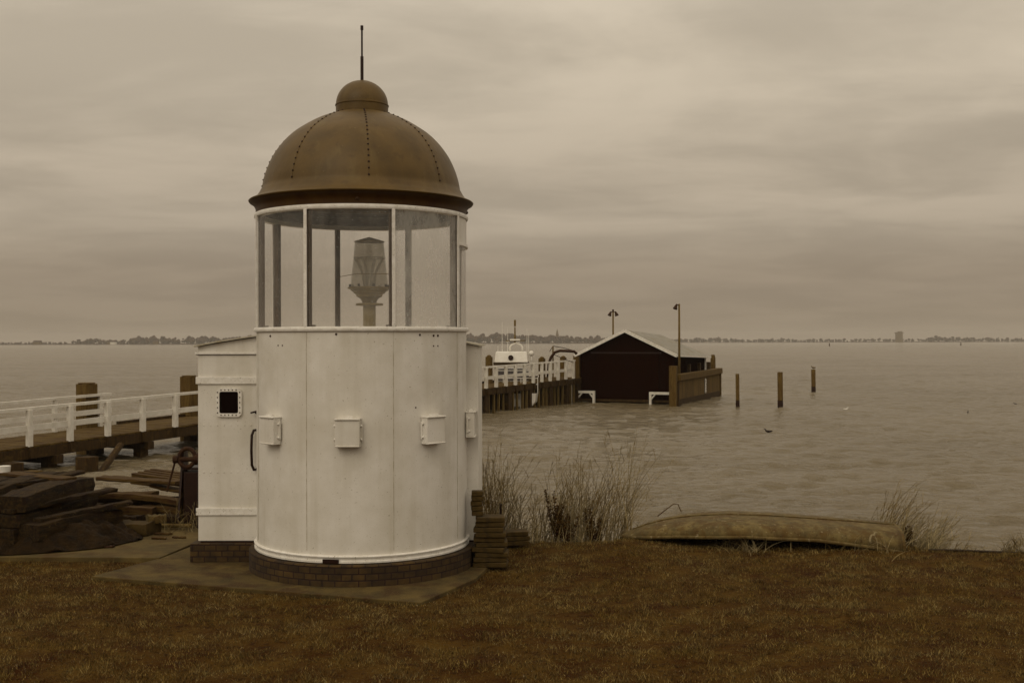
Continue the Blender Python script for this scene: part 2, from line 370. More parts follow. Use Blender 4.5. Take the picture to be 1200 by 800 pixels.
# ------------------------------------------------------------------ setting: water, bank, concrete
WZ = -1.45
def build_water():
    """one sheet of real chop near the bank, running out flat to the far shore"""
    ys = [12.5]
    while ys[-1] < 420: ys.append(ys[-1]*1.0048+.01)
    ys = np.array(ys+[560, 800, 1300, 2000, 3050]); tx = np.linspace(-.72, .72, 560)
    Yg, Tg = np.meshgrid(ys, tx, indexing='ij'); Xg = Yg*Tg
    Z = np.zeros_like(Xg); g = np.random.default_rng(5)
    for i in range(70):
        lam = 0.30*(10**(i/69)); k = 2*np.pi/lam; th = np.pi*.5+.22+g.normal(0, .36); amp = .0066*lam**.62
        kx, ky = k*np.cos(th), k*np.sin(th); ph = g.uniform(0, 6.28)
        fade = np.clip(1.6-Yg*.0048/(lam*.45), 0, 1)
        wob = .6*np.sin(Xg*.11*(1+i*.01)+Yg*.07+i)
        Z += amp*fade*np.sin(kx*Xg+ky*Yg+ph+wob)*(.75+.5*np.sin(Xg*.05+Yg*.031+i*1.7))
    Z = Z*np.clip((600-Yg)/400, 0, 1); Z = Z+.25*np.maximum(Z, 0)
    ny, nx = Z.shape; co = np.stack([Xg, Yg, Z+WZ], -1).reshape(-1, 3).astype(np.float32)
    idx = np.arange(ny*nx).reshape(ny, nx); q = np.stack([idx[:-1, :-1], idx[:-1, 1:], idx[1:, 1:], idx[1:, :-1]], -1).reshape(-1, 4)
    # flat wings either side and toward the bank behind
    b0 = len(co); ex = np.array([(-5000, -300, WZ-.12), (5000, -300, WZ-.12), (5000, 600, WZ-.12), (-5000, 600, WZ-.12),
                                 (-5000, 600, WZ-.12), (5000, 600, WZ-.12), (5000, 3050, WZ-.12), (-5000, 3050, WZ-.12)], dtype=np.float32)
    co = np.concatenate([co, ex]); q = np.concatenate([q, [[b0, b0+1, b0+2, b0+3], [b0+4, b0+5, b0+6, b0+7]]]).astype(np.int32)
    me = bpy.data.meshes.new('water'); me.vertices.add(len(co)); me.vertices.foreach_set('co', co.ravel())
    me.loops.add(q.size); me.loops.foreach_set('vertex_index', q.ravel()); me.polygons.add(len(q))
    me.polygons.foreach_set('loop_start', np.arange(0, q.size, 4, dtype=np.int32)); me.polygons.foreach_set('loop_total', np.full(len(q), 4, dtype=np.int32))
    me.update(); me.shade_smooth(); me.materials.append(M_water)
    o = bpy.data.objects.new('water', me); scn.collection.objects.link(o); tag(o, kind='structure')
build_water()

def edge_y(x, boat=True):
    if boat and 1.2 < x < 4.6: return edge_y(x, False)+.95*min(1, (x-1.2)/.4, (4.6-x)/.3)
    pts = [(-60, 17.5), (-9, 17.0), (-4, 16.6), (-2.2, 15.0), (-.6, 13.8), (0.2, 13.15), (3, 12.95), (4.6, 12.5), (6.5, 12.2), (60, 10)]
    for (a, ya), (b, yb) in zip(pts, pts[1:]):
        if x <= b: t = (x-a)/(b-a); return ya+(yb-ya)*t
    return 10
SLAB = [gnd(106, 674), gnd(492, 706), gnd(556, 678), Vector((-.1, 12.2, 0)), Vector((-.1, 13.4, 0)), Vector((-3.5, 13.6, 0)), gnd(190, 652)]
def inside(poly, x, y):
    c = False; n = len(poly)
    for i in range(n):
        a = poly[i]; b = poly[i-1]
        if (a[1] > y) != (b[1] > y) and x < (b[0]-a[0])*(y-a[1])/(b[1]-a[1])+a[0]: c = not c
    return c
def ground_z(x, y):
    e = edge_y(x)+.12*noise.noise(Vector((x*1.3, 3, 0)))
    t = y-e
    if t <= 0:
        z = .05*noise.noise(Vector((x*.55, y*.55, 1)))+.022*noise.noise(Vector((x*2.2, y*2.2, 7)))
        if y > 9.2 and x < 1.2:                            # level ground under the concrete
            k = min(1, max(0, (y-9.2)/1.0))*min(1, max(0, (1.2-x)/1.0)); z *= (1-k); z -= .035*k
        if y < 7: z += .0
        return z - max(0, .35+t)*.10
    return max(-2.2, -.035-t*.52 + .05*noise.noise(Vector((x*2, y*2, 5))))
def build_ground():
    xs = list(np.arange(-60, -12, 4))+list(np.arange(-12, 9, .12))+list(np.arange(9, 61, 4))
    ys = list(np.arange(-60, 5, 5))+list(np.arange(5, 22, .12))+[24, 30]
    vs = [(x, y, ground_z(x, y)) for y in ys for x in xs]; n = len(xs)
    fs = [(j*n+i, j*n+i+1, (j+1)*n+i+1, (j+1)*n+i) for j in range(len(ys)-1) for i in range(n-1)]
    m = MB(); m.add(vs, fs); return tag(m.build('ground', M_soil, smooth=True), kind='structure')
build_ground()
s = MB(); s.prism([(p.x, p.y) for p in SLAB], -.10, .004)
tag(s.build('concrete_apron', M_apron, bevel=.008), kind='structure')
LSL = [(-9.5, 12.15), (-5.3, 12.2), gnd(190, 652)[:2], (-3.53, 13.62), (-3.6, 15.3), (-9.5, 15.5)]
s = MB()
s.prism([(-9.5, 12.35), (-5.6, 12.0), (-5.6, 15.2), (-9.5, 15.4)], -.10, .012)
s.prism([(-5.585, 12.0), (-3.80, 11.93), (-3.57, 13.62), (-3.57, 15.1), (-5.585, 15.2)], -.10, .016)
tag(s.build('concrete_path', M_conc, bevel=.008), kind='structure')

# ------------------------------------------------------------------ lighthouse
TX, TY = -1.575, 11.7; TC = (TX, TY, 0); RB = 1.093
PB = 0.225; SILL = 2.455; GT = 3.63
OFF = -7.7           # bearing of the tower axis: angles below are read off around the axis
def ang(a): return a+OFF*0
MULL = [-29.5+45*k for k in range(8)]
def tp(a, r, z): return Vector((TX+r*math.sin(R(a)), TY-r*math.cos(R(a)), z))
A0 = -7.7
lh = empty('lighthouse', TC, 'white round iron lantern tower with brown riveted dome on a brick plinth', 'lighthouse')
def T(name, m, mt, parent=None, **k): return m.build(name, mt, parent or lh, **k)
def turned(a): return a - A0*-1   # camera-facing direction of the axis is A0 to the right
FA = 7.7                      # the camera lies 7.7 degrees towards +X as seen from the axis
def a_(a): return a+FA
# plinth
m = MB(); m.lathe([(.2, 0), (1.172, 0), (1.172, .195), (1.165, .205), (1.0, .215), (.2, .215)], TC); T('brick_plinth', m, M_brickr, auto=30)
# body: hollow iron cylinder with floor
m = MB(); m.lathe([(1.04, PB), (RB, PB), (RB, SILL-.02), (1.04, SILL-.02), (1.04, SILL-.12), (0, SILL-.12)], TC, n=144)
T('tower_body', m, M_white, auto=30)
for k in range(8): m = MB(); m.shell(RB+.0005, RB+.003, PB+.1, SILL-.03, TC, a_(MULL[k]-.10), a_(MULL[k]+.10), 2); T('plate_seam', m, mat('seam_line', .66, .30, rough=.8, scale=10, bump=0), )
m = MB()
m.lathe([(1.05, PB-.008), (1.116, PB-.008), (1.118, PB+.008), (1.100, PB+.014), (1.098, PB+.038), (1.118, PB+.044), (1.121, PB+.054), (1.114, PB+.062), (1.09, PB+.064)], TC, n=144)
T('base_ring', m, M_trim, auto=50)
m = MB()
m.lathe([(1.03, SILL-.022), (1.112, SILL-.022), (1.118, SILL-.012), (1.118, SILL+.012), (1.110, SILL+.022), (1.03, SILL+.022)], TC, n=144)
for k in range(48): m.ball(tp(k*7.5+2, 1.118, SILL), .007, 6, 4)
T('sill_ring', m, M_trim, auto=40)
m = MB()
m.lathe([(1.03, GT-.022), (1.108, GT-.022), (1.113, GT-.012), (1.113, GT+.012), (1.105, GT+.022), (1.03, GT+.022)], TC, n=144)
for k in range(48): m.ball(tp(k*7.5+2, 1.113, GT), .006, 6, 4)
T('head_ring', m, M_trim, auto=40)
# mullions: white outer strip (part) with a dark inner post (sub-part)
for a in MULL:
    a = a_(a); t = R(a); M3 = Matrix.Rotation(t, 3, 'Z')
    m = MB(); m.box(tp(a, 1.108, (SILL+GT)/2), (.032, .014, GT-SILL-.046), M3)
    for q in range(9): m.ball(tp(a, 1.116, SILL+.08+q*.127), .006, 6, 4)
    mo = T('mullion', m, M_trim)
    m = MB(); m.box(tp(a, 1.055, (SILL+GT)/2), (.05, .055, GT-SILL-.05), M3)
    m.box(tp(a, 1.02, SILL+.03), (.09, .05, .02), M3)
    m.build('inner_post', M_under, mo)
for i, a in enumerate(MULL):
    b0, b1 = a_(a)+1.1, a_(a)+43.9; dusty = i in (1, )
    if i == 2:                       # the door-side bay: white sheet above, smaller pane below
        m = MB(); m.shell(1.082, 1.096, 3.345, GT-.024, TC, b0, b1); T('blanking_panel', m, M_white, auto=40)
        m = MB(); m.shell(1.075, 1.112, 3.315, 3.343, TC, b0, b1); T('transom', m, M_trim, auto=40)
        m = MB(); m.shell(1.086, 1.092, SILL+.024, 3.313, TC, b0, b1)
    else:
        m = MB(); m.shell(1.086, 1.092, SILL+.024, GT-.024, TC, b0, b1)
    p = T('glass_pane', m, M_paned if dusty else M_pane, smooth=False, auto=30)
    if dusty: p['label'] = 'dusty curved glass pane right of the beacon'
# cornice, dome
s9 = TY/F
m = MB()
m.lathe([(1.03, GT+.023), (1.095, GT+.023), (1.098, 3.70), (1.115, 3.735), (1.140, 3.758), (1.160, 3.768), (1.163, 3.776), (1.10, 3.785), (1.05, 3.80), (1.030, 3.90)], TC, n=144)
for a in (-2.5, 88, 200): m.ball(tp(a_(a), 1.1, 3.70), (.018, .018, .018))
T('cornice', m, M_under, auto=45)
prof = []
for (rp, up) in ((114.6, 0), (112.3, 12), (107.5, 26), (101, 39), (91.5, 52), (80.5, 63), (68.5, 71.5), (54, 80), (40, 86), (29.5, 89.5)):
    prof.append((rp*s9, 3.925+up*s9))
# smooth the profile
def smooth_prof(p, n=28):
    P = [Vector((a, b, 0)) for a, b in p]; out = []
    for i in range(len(P)-1):
        p0 = P[max(i-1, 0)]; p1 = P[i]; p2 = P[i+1]; p3 = P[min(i+2, len(P)-1)]
        for k in range(4):
            t = k/4; q = .5*((2*p1)+(p2-p0)*t+(2*p0-5*p1+4*p2-p3)*t*t+(3*p1-p0-3*p2+p3)*t**3); out.append((q.x, q.y))
    out.append(p[-1]); return out
sp = smooth_prof(prof)
m = MB(); m.lathe([(1.10, 3.788), (1.167, 3.776), (1.171, 3.785), (1.163, 3.793), (1.125, 3.806), (1.088, 3.832), (1.062, 3.868), (1.046, 3.90)]+sp+[(r-.03, z-.02) for r, z in reversed(sp)]+[(1.0, 3.90), (1.02, 3.80), (1.10, 3.788)], TC, n=144)
dome = T('dome', m, M_dome, smooth=True, auto=50)
m = MB()
for kk in range(8):
    a = a_(MULL[kk]-12)
    acc = .0; last = sp[1]
    for j in range(1, len(sp)-1):
        (r, z), (r2, z2) = sp[j], sp[j+1]; dl = math.hypot(r2-r, z2-z); q = 0
        while acc <= dl:
            t = acc/dl; m.ball(tp(a, r+(r2-r)*t+.002, z+(z2-z)*t), .0105, 6, 4); acc += .066
        acc -= dl
m2 = MB()
for kk in range(8):
    a = a_(MULL[kk]-12)
    pts = [tp(a, r+.001, z) for r, z in sp]
    m2.tube(pts, .0025, 5)
tag(m.build('rivets', M_rivet, dome), kind='stuff'); m2.build('seam_strip', M_dome, dome)
zb = 3.925+89.5*s9-.01
m = MB(); rr = 30.3*s9
m.lathe([(rr-.03, zb-.03), (rr, zb-.02), (rr+.002, zb+.085), (rr+.008, zb+.09), (rr+.008, zb+.10), (rr, zb+.105)]+
        [(rr*math.cos(R(t)), zb+.105+.255*math.sin(R(t))) for t in range(6, 91, 6)], TC, n=64)
T('ventilator_ball', m, M_dome, auto=40)
m = MB(); zt = zb+.355
m.cyl(tp(0, 0, zt-.01), tp(0, 0, zt+.26), .017, n=10); m.cyl(tp(0, 0, zt+.26), tp(0, 0, zt+.56), .010, n=10)
m.cyl(tp(0, 0, zt+.54), tp(0, 0, zt+.585), .016, n=10)
T('lightning_rod', m, M_black)
# vent boxes on the body
for a in (-52.3, -7.2, 37.0, 80.5):
    a = a_(a); M3 = Matrix.Rotation(R(a), 3, 'Z')
    m = MB(); m.box(tp(a, RB+.045, 1.465), (.235, .09, .245), M3); m.box(tp(a, RB+.05, 1.595), (.245, .11, .018), M3)
    m.box(tp(a, RB+.05, 1.338), (.235, .10, .014), M3)
    v = T('vent_box', m, M_white, bevel=.012)
    m = MB(); m.box(tp(a, RB+.022, 1.465), (.275, .018, .17), M3)
    m.build('bracket', M_white, v, bevel=.004)
    for sx in (-1, 1):
        for zz in (-.065, .065):
            m = MB(); m.ball(tp(a, RB+.036, 1.465)+M3 @ Vector((sx*.127, 0, zz)), .012, 8, 5); m.build('bolt', M_trim, v)
    m = MB(); m.box(tp(a, RB+.05, 1.612), (.10, .03, .02), M3); m.build('latch', M_trim, v)
for (px, py) in ((317, 393), (394, 391), (492, 392), (508, 393), (513, 393), (326, 404), (331, 404), (508, 405), (513, 405), (487, 477)):
    x = (px-600)/F; # intersect the viewing ray with the cylinder once to get a real position on the plate
    A = x*x+1; B = -2*(x*TX+TY); C = TX*TX+TY*TY-RB*RB; Yh = (-B-math.sqrt(B*B-4*A*C))/(2*A)
    m = MB(); m.ball(at(px, py, Yh), .012 if py < 395 else .008, 6, 4); T('plate_bolt', m, M_iron)
m = MB(); m.shell(RB+.02, RB+.037, PB-.006, PB+.03, TC, a_(-20), a_(-12), 4); T('drain_slot', m, M_black)
# annex behind the tower
AX0, AX1, AY0, AY1 = -3.335, -.36, 11.78, 13.25
def rz(x):
    t = (x-(AX0+AX1)/2)/((AX1-AX0)/2); return 2.29+.17*(1-abs(t)**1.6)
m = MB(); NX = 16
xs = [AX0+(AX1-AX0)*i/NX for i in range(NX+1)]
poly = [(AX1, PB), (AX0, PB)]+[(x, rz(x)-.01) for x in xs]
n = len(poly)
m.add([(p[0], AY0, p[1]) for p in poly]+[(p[0], AY1, p[1]) for p in poly],
      [tuple(range(n)), tuple(range(2*n-1, n-1, -1))]+[(i, i+n, (i+1) % n+n, (i+1) % n) for i in range(n)])
an = T('annex', m, M_white); an['label'] = 'white flat-fronted annex with small square window behind the tower'
m = MB(); ro = [AX0-.035]+xs[1:-1]+[AX1+.035]
vv = []
for x in ro:
    for y in (AY0-.05, AY1+.05):
        for dz in (0, .014): vv.append((x, y, rz(min(max(x, AX0), AX1))+dz-(.01 if x in (ro[0], ro[-1]) else 0)))
ff = []
for i in range(len(ro)-1):
    a = i*4; b = a+4
    ff += [(a, b, b+2, a+2), (a+1, a+3, b+3, b+1), (a, a+1, b+1, b), (a+2, b+2, b+3, a+3)]
ff += [(0, 2, 3, 1), (len(vv)-4, len(vv)-3, len(vv)-1, len(vv)-2)]
m.add(vv, ff); m.build('annex_roof', mat('annex_roofing', .55, .35, rough=.8), an)
m = MB(); m.box((AX0+.6, AY0-.012, 2.212), (1.26, .024, .022)); m.build('drip_strip', M_trim, an, bevel=.003)
m = MB(); m.box((AX0+.6, AY0-.004, 2.198), (1.24, .006, .007)); m.build('drip_shadow', M_rivet, an)  # shadow line beneath the drip strip, put in as a dark bar
m = MB(); m.box(((AX0+AX1)/2-.02, (AY0+AY1)/2, .10), (AX1-AX0+.12, AY1-AY0+.08, .20)); m.build('brick_base', M_bricks, an, bevel=.01)
m = MB(); m.box(((AX0+AX1)/2, AY0+.2, .212), (AX1-AX0-.04, .38, .024)); m.build('base_gap', M_rivet, an)
for zc_ in (1.925, .535):
    m = MB(); m.box((AX0+.59, AY0-.010, zc_), (1.22, .022, .075))
    for q in range(12): m.ball((AX0+.04+q*.075, AY0-.03, zc_+.02), .005, 6, 4)
    m.build('hinge_strap', M_trim, an, bevel=.004)
# window in the annex
wx, wz = at(268.5, 470.5, AY0).x, at(268.5, 470.5, AY0).z
def rrect(w_, h_, r, n=5):
    P = []
    for cx, cz, s0 in ((w_/2-r, h_/2-r, 0), (-w_/2+r, h_/2-r, 90), (-w_/2+r, -h_/2+r, 180), (w_/2-r, -h_/2+r, 270)):
        for k in range(n): t = R(s0+90*k/(n-1)); P.append((cx+r*math.cos(t), cz+r*math.sin(t)))
    return P
o1, i1 = rrect(.275, .305, .05), rrect(.20, .23, .02); n = len(o1); m = MB()
vs_ = [(wx+p[0], AY0-.028, wz+p[1]) for p in o1]+[(wx+p[0], AY0-.028, wz+p[1]) for p in i1]+[(wx+p[0], AY0+.002, wz+p[1]) for p in o1]+[(wx+p[0], AY0+.002, wz+p[1]) for p in i1]
fs_ = []
for i in range(n):
    j = (i+1) % n; fs_ += [(i, j, n+j, n+i), (2*n+i, 3*n+i, 3*n+j, 2*n+j), (i, 2*n+i, 2*n+j, j), (n+i, n+j, 3*n+j, 3*n+i)]
m.add(vs_, fs_)
for i in range(16):
    t = i/16*n; a = o1[int(t)]; b = i1[int(t)]
m.build('window_frame', M_trim, an, auto=40)
m = MB()
for sx, sz in [(sx*.118, sz*.045) for sx in (-1, 1) for sz in (-2.4, -1.2, 0, 1.2, 2.4)]+[(sx*.04, sz*.133) for sx in (-2, -1, 0, 1, 2) for sz in (-1, 1)]:
    m = MB(); m.ball((wx+sx, AY0-.029, wz+sz), .0075, 6, 4); m.build('window_bolt', M_iron, an)
m = MB(); m.box((wx, AY0-.003, wz), (.20, .008, .235)); m.build('window_pane', mat('black_pane', .004, .002, rough=.25, bump=0, spec=.15), an)
# door furniture
h0, h1 = at(300, 503, AY0-.02), at(300, 549, AY0-.02)
m = MB(); off = Vector((0, -.05, 0)); lx = Vector((-.035, 0, 0))
m.tube([h0, h0+off*.7+lx*.5, h0+off+lx+Vector((0, 0, -.05)), (h0+h1)/2+off+lx*1.15, h1+off+lx+Vector((0, 0, .05)), h1+off*.7+lx*.5, h1], .014, 8)
m.build('door_handle', M_black, an, smooth=True)
lp = at(300, 482, AY0-.02); m = MB(); m.cyl(lp+Vector((.01, .03, 0)), lp+Vector((.01, -.04, 0)), .018, n=10); m.beam(lp+Vector((.02, -.04, .012)), lp+Vector((-.05, -.04, -.006)), .018, .018)
m.build('door_latch', M_black, an)
for z0 in (1.45, .95):
    for q in range(10): m = MB(); m.ball((AX0+.06+q*.072, AY0, z0), .0085, 6, 4); m.build('door_rivet', M_white, an)

# ------------------------------------------------------------------ beacon lamp inside the lantern
LX = TX+.072; LC = (LX, TY, SILL-.12)
bl = empty('beacon_lamp', LC, 'glass beacon lens on a metal pedestal inside the glazed lantern', 'lamp')
zc0 = CAMZ
def zz(py): return CAMZ+(400-py)*s9
m = MB(); m.lathe([(0, SILL-.12), (.10, SILL-.12), (.10, SILL-.09), (.066, SILL-.07), (.066, zz(355))], (LX, TY, 0), n=32); m.build('pedestal', mat('pedestal_paint', .30, .2, rough=.5, bump=.1), bl, auto=40)
M_brass = mat('dull_lamp_metal', .24, .14, rough=.45, scale=8, bump=.1, metallic=.3)
m = MB(); m.lathe([(.066, zz(358)), (.14, zz(357.5)), (.145, zz(356)), (.14, zz(355)), (.07, zz(354.5))], (LX, TY, 0), n=32)
m.lathe([(.07, zz(355)), (.085, zz(351)), (.10, zz(349)), (.135, zz(347)), (.14, zz(344.5)), (.165, zz(343)), (.17, zz(341.5)), (.195, zz(340)), (.20, zz(338.5)), (.225, zz(338)), (.228, zz(336.3)), (.20, zz(336)), (.0, zz(336))], (LX, TY, 0), n=40)
m.build('capital', M_brass, bl, auto=35)
for k in range(8):
    m = MB(); t = R(k*45+20); m.cyl((LX+.205*math.sin(t), TY-.205*math.cos(t), zz(336)), (LX+.205*math.sin(t), TY-.205*math.cos(t), zz(333)), .013, n=8)
    m.build('wing_nut', M_black, bl)
m = MB(); lp_ = [(.198, zz(335.5)), (.190, zz(325)), (.178, zz(314)), (.168, zz(303)), (.163, zz(296)), (.157, zz(290)), (.153, zz(283.5))]
m.lathe(lp_+[(r-.008, z) for r, z in reversed(lp_)]+[lp_[0]], (LX, TY, 0), n=24); lens = m.build('lens', M_lens, bl, auto=20)
m = MB(); m.lathe([(.158, zz(283.5)), (.160, zz(282.5)), (.0, zz(277.3))], (LX, TY, 0), n=12); m.build('lens_cap', M_brass, bl)
m = MB()
for k in range(8):
    t = R(k*45+32); pts = []
    for q in range(9):
        u = q/8; r = .165-.115*(1-(1-u)**2)**.5 if False else .05+.115*(1-math.sqrt(1-min(1, (1-u))**2)) if False else .055+.105*(1-u)**2
        pts.append((LX+r*math.sin(t), TY-r*math.cos(t), zz(302)-(zz(302)-zz(334))*u))
    m.tube(pts, .014, 6)
m.lathe([(.156, zz(301)), (.166, zz(302)), (.156, zz(303))], (LX, TY, 0), n=24)
m.build('prism_rib', M_rib, lens)
m = MB(); m.cyl((LX, TY, zz(336)), (LX, TY, zz(300)), .045, n=12); m.cyl((LX, TY, zz(300)), (LX, TY, zz(286)), .03, n=12); m.build('lamp_holder', M_lens, bl, smooth=True, auto=40)
m = MB(); m.tube([tp(a_(195.5), 1.02, zz(318)), Vector((LX-.1, TY-.25, zz(322))), tp(a_(15.5), 1.03, zz(327))], .004, 5)
tag(m.build('wire', M_stake, origin=None), 'thin slack wire strung across the lantern in front of the beacon', 'wire')

# ------------------------------------------------------------------ pier
PZ = [(20, -1.05), (31.5, -.70), (38.6, -.49), (57.4, -.10), (69.5, .10)]
def pz(y):
    for (a, za), (b, zb_) in zip(PZ, PZ[1:]):
        if y <= b: return za+(zb_-za)*(y-a)/(b-a)
    return PZ[-1][1]
def pn(y, c=0.0, dz=0.0): return Vector((-30.25-c+.5*(y), y, pz(y)+dz))   # near edge line; c shifts to the far side
U = Vector((.5, 1, 0)).normalized(); NV = Vector((-1, .5, 0)).normalized()   # far-side normal
W = 2.6
pier = empty('wooden_pier', pn(26), 'long timber pier with white handrails running out to the dark boathouse', 'pier')
YS, YE = 22.0, 69.0
def along(dw, dz, y0, y1, w_, h_, mb, step=2.0):
    y = y0
    while y < y1-.01:
        y2 = min(y+step, y1); mb.beam(pn(y)+NV*dw+Vector((0, 0, dz)), pn(y2)+NV*dw+Vector((0, 0, dz)), w_, h_); y = y2
m = MB(); y = YS
while y < YE:          # cross boards
    c0 = pn(y)+NV*(W/2); m.box(c0+Vector((0, 0, -.03+random.uniform(-.006, .006))), (W+.1+random.uniform(-.05, .05), .148, .05), Matrix.Rotation(math.atan2(NV.y, NV.x), 3, 'Z')); y += .145
m.build('deck', M_deck, pier)
m = MB(); along(-.02, -.22, YS, YE, .10, .30, m, 3.7); m.build('side_beam', M_dark, pier)
m = MB(); along(W-.05, -.22, YS, YE, .12, .30, m, 3.7); along(W/2, -.22, YS, YE, .2, .30, m); m.build('far_beam', M_dark, pier)
m = MB(); along(W+.02, .03, 37.6, YE, .12, .12, m); m.build('kerb_beam', M_dark, pier)
RH = 1.08
def rail(mb, dw, y0, y1, dz, w_, h_): along(dw, dz, y0, y1, w_, h_, mb, 4)
m = MB(); rail(m, 0, YS, 68.2, RH, .13, .085); m.build('handrail', M_rail, pier)
m = MB(); rail(m, .01, YS, 68.2, .52, .05, .17); m.build('middle_rail', M_rail, pier)
m = MB(); rail(m, W, YS, 37.3, RH, .13, .085); m.build('handrail', M_rail, pier)
m = MB(); rail(m, W-.03, YS, 37.3, .52, .05, .17); m.build('middle_rail', M_rail, pier)
ny = [32.3-1.32*k for k in range(7, 0, -1)]+[32.3+1.32*k for k in range(19)]
ny += [57.7+1.02*k for k in range(11)]
for y in sorted(q for q in ny if q > YS):
    m = MB(); m.beam(pn(y)+NV*-.06+Vector((0, 0, -.02)), pn(y)+NV*-.06+Vector((0, 0, RH-.03)), .16, .13, up=U); m.build('rail_post', M_rail, pier)
    m = MB(); m.beam(pn(y)+NV*-.13+Vector((0, 0, -.34)), pn(y)+NV*-.13+Vector((0, 0, -.01)), .13, .1, up=U); m.build('post_cleat', M_dark, pier)
for y in (24.5, 27.3, 30.1, 32.5, 35.2, 36.9):
    m = MB(); m.beam(pn(y, 0)+NV*(W+.03)+Vector((0, 0, -.02)), pn(y)+NV*(W+.03)+Vector((0, 0, RH-.03)), .14, .12, up=U); m.build('rail_post', M_rail, pier)
def pile(mb, p, w_, top):
    mb.beam((p.x, p.y, WZ-.8), (p.x, p.y, top), w_, w_, up=U)
for (px, y, w_, top) in ((101.5, 37.9, .5, .92), (221.5, 41.9, .48, 1.04)):
    x = (px-600)/F*y; m = MB(); pile(m, Vector((x, y, 0)), w_, top); m.box((x, y, top+.02), (w_*.9, w_*.9, .04)); m.build('tall_pile', M_wood, pier, bevel=.03)
for y in (25, 28.9, 33.2, 36.5, 40.5, 44.5, 48.5, 52.5):
    for dw in (.3, W-.3):
        p = pn(y)+NV*dw; m = MB(); pile(m, p, .34, pz(y)-.38); m.build('pile', M_dark, pier, bevel=.02)
    m = MB(); m.beam(pn(y)+NV*-.15+Vector((0, 0, -.5)), pn(y)+NV*(W+.15)+Vector((0, 0, -.5)), .28, .26); m.build('cross_head', M_dark, pier)
for (px, y, w_, tz, mt_) in ((101.5, 32.7, .46, pz(33.9)-.40, M_dark), (35, 31.6, .48, pz(31.6)-.62, M_wood), (12, 31.4, .5, pz(31.4)-.36, M_dark)):
    m = MB(); pile(m, Vector(((px-600)/F*y, y, 0)), w_, tz); m.build('pile', mt_, pier, bevel=.02)
m = MB(); m.cyl(at(112, 560, 32.6), at(141, 520, 34.4), .10, n=8); m.build('diagonal_brace', M_dark, pier)
# close stakes below the seaward length
y = 56.6
while y < 69.2:
    for dw in (1.0, 2.2):  # extra dark rows added as backing, to deepen the shade under the deck
        p = pn(y)+NV*dw; m = MB(); m.beam((p.x, p.y, WZ-.5), (p.x, p.y, pz(y)-.38), .26, .2, up=U); m.build('dark_backing_stake', M_dark, pier)
    y += .42+random.uniform(-.08, .08)
y = 57.2; k = 0
while y < 69.2:
    p = pn(y)+NV*.06; m = MB(); ww = random.choice((.09, .11, .12))
    m.beam((p.x, p.y, WZ-.5), (p.x+random.uniform(-.03, .03), p.y, pz(y)-.38), ww, ww, up=U); m.build('fender_stake', M_stake, pier); y += .52+random.uniform(-.08, .08)
for y in (57.8, 60.2, 62.6, 65.0, 67.2, 68.75):
    for dw in (.15, 1.2, W-.2):
        p = pn(y)+NV*dw; m = MB(); pile(m, p, .42, pz(y)-.38); m.build('pile', M_dark, pier)
# mooring piles standing behind the seaward length
for i, (px, y, t, w_, lab) in enumerate(((573, 62.8, 418, .30, 'thick square pile behind the pier rail left of the white cabin boat'),
        (635, 67.5, 420, .32, 'square pile behind the rail just right of the white boat'),
        (660, 71.0, 419, .32, 'square pile under the curved pipe arm behind the rail'),
        (677, 69.9, 417, .44, 'square pile against the left wall of the dark boathouse'))):
    q = at(px, t, y); m = MB(); m.beam((q.x, q.y, WZ-.8), q, w_, w_, up=U); m.ball(q, (w_*.48, w_*.48, .12))
    tag(m.build('mooring_pile', M_wood, origin=(q.x, q.y, WZ)), lab, 'mooring pile', 'piles behind the pier')

# ------------------------------------------------------------------ boathouse
BL = Vector((4.25, 69.0, 0)); BR = Vector((9.70, 66.4, 0)); FX = (BR-BL).normalized(); FY = Vector((-FX.y, FX.x, 0)); BW = (BR-BL).length; BD = 6.7
bh = empty('boathouse', (BL.x, BL.y, WZ), 'black boarded boathouse with a pale pitched roof standing in the water', 'boathouse')
def bp(u, v, z): q = BL+FX*u+FY*v; return Vector((q.x, q.y, z))
EZ, AZ = 1.53, 2.93; EB, AB = 1.36, 2.66
m = MB()
vs_ = [bp(0, 0, WZ+.05), bp(BW, 0, WZ+.05), bp(BW, 0, EZ), bp(BW/2, 0, AZ-.06), bp(0, 0, EZ), bp(0, BD, WZ+.05), bp(BW, BD, WZ+.05), bp(BW, BD, EB), bp(BW/2, BD, AB-.06), bp(0, BD, EB)]
m.add(vs_, [(0, 1, 2, 3, 4), (9, 8, 7, 6, 5), (0, 5, 6, 1), (1, 6, 7, 2), (2, 7, 8, 3), (3, 8, 9, 4), (4, 9, 5, 0)]); m.build('wall', M_shed, bh)
m = MB()
for i in range(30):
    u = .1+i*(BW-.2)/29; zt_ = EZ+(AZ-EZ)*(1-abs(u-BW/2)/(BW/2))-.12; m.box(bp(u, -.012, (WZ+.1+zt_)/2), (.03, .02, zt_-WZ-.15), Matrix.Rotation(math.atan2(FX.y, FX.x), 3, 'Z'))
for i in range(24):
    v = .15+i*(BD-.3)/23; m.box(bp(BW+.012, v, (WZ+.1+EB-.1)/2), (.02, .03, EB-WZ-.2), Matrix.Rotation(math.atan2(FX.y, FX.x), 3, 'Z'))
m.build('cover_strip', M_shed, bh)
RZm = Matrix.Rotation(math.atan2(FX.y, FX.x), 3, 'Z')
m = MB(); m.box(bp(3.15, -.05, (WZ+.25+1.55)/2), (3.9, .07, 1.55-WZ-.25), RZm); dr = m.build('sliding_door', M_shed, bh); dr['label'] = 'wide black sliding door filling the boathouse front'
m = MB(); m.box(bp(3.0, -.10, 1.62), (4.5, .06, .09), RZm); m.build('door_rail', M_black, bh)
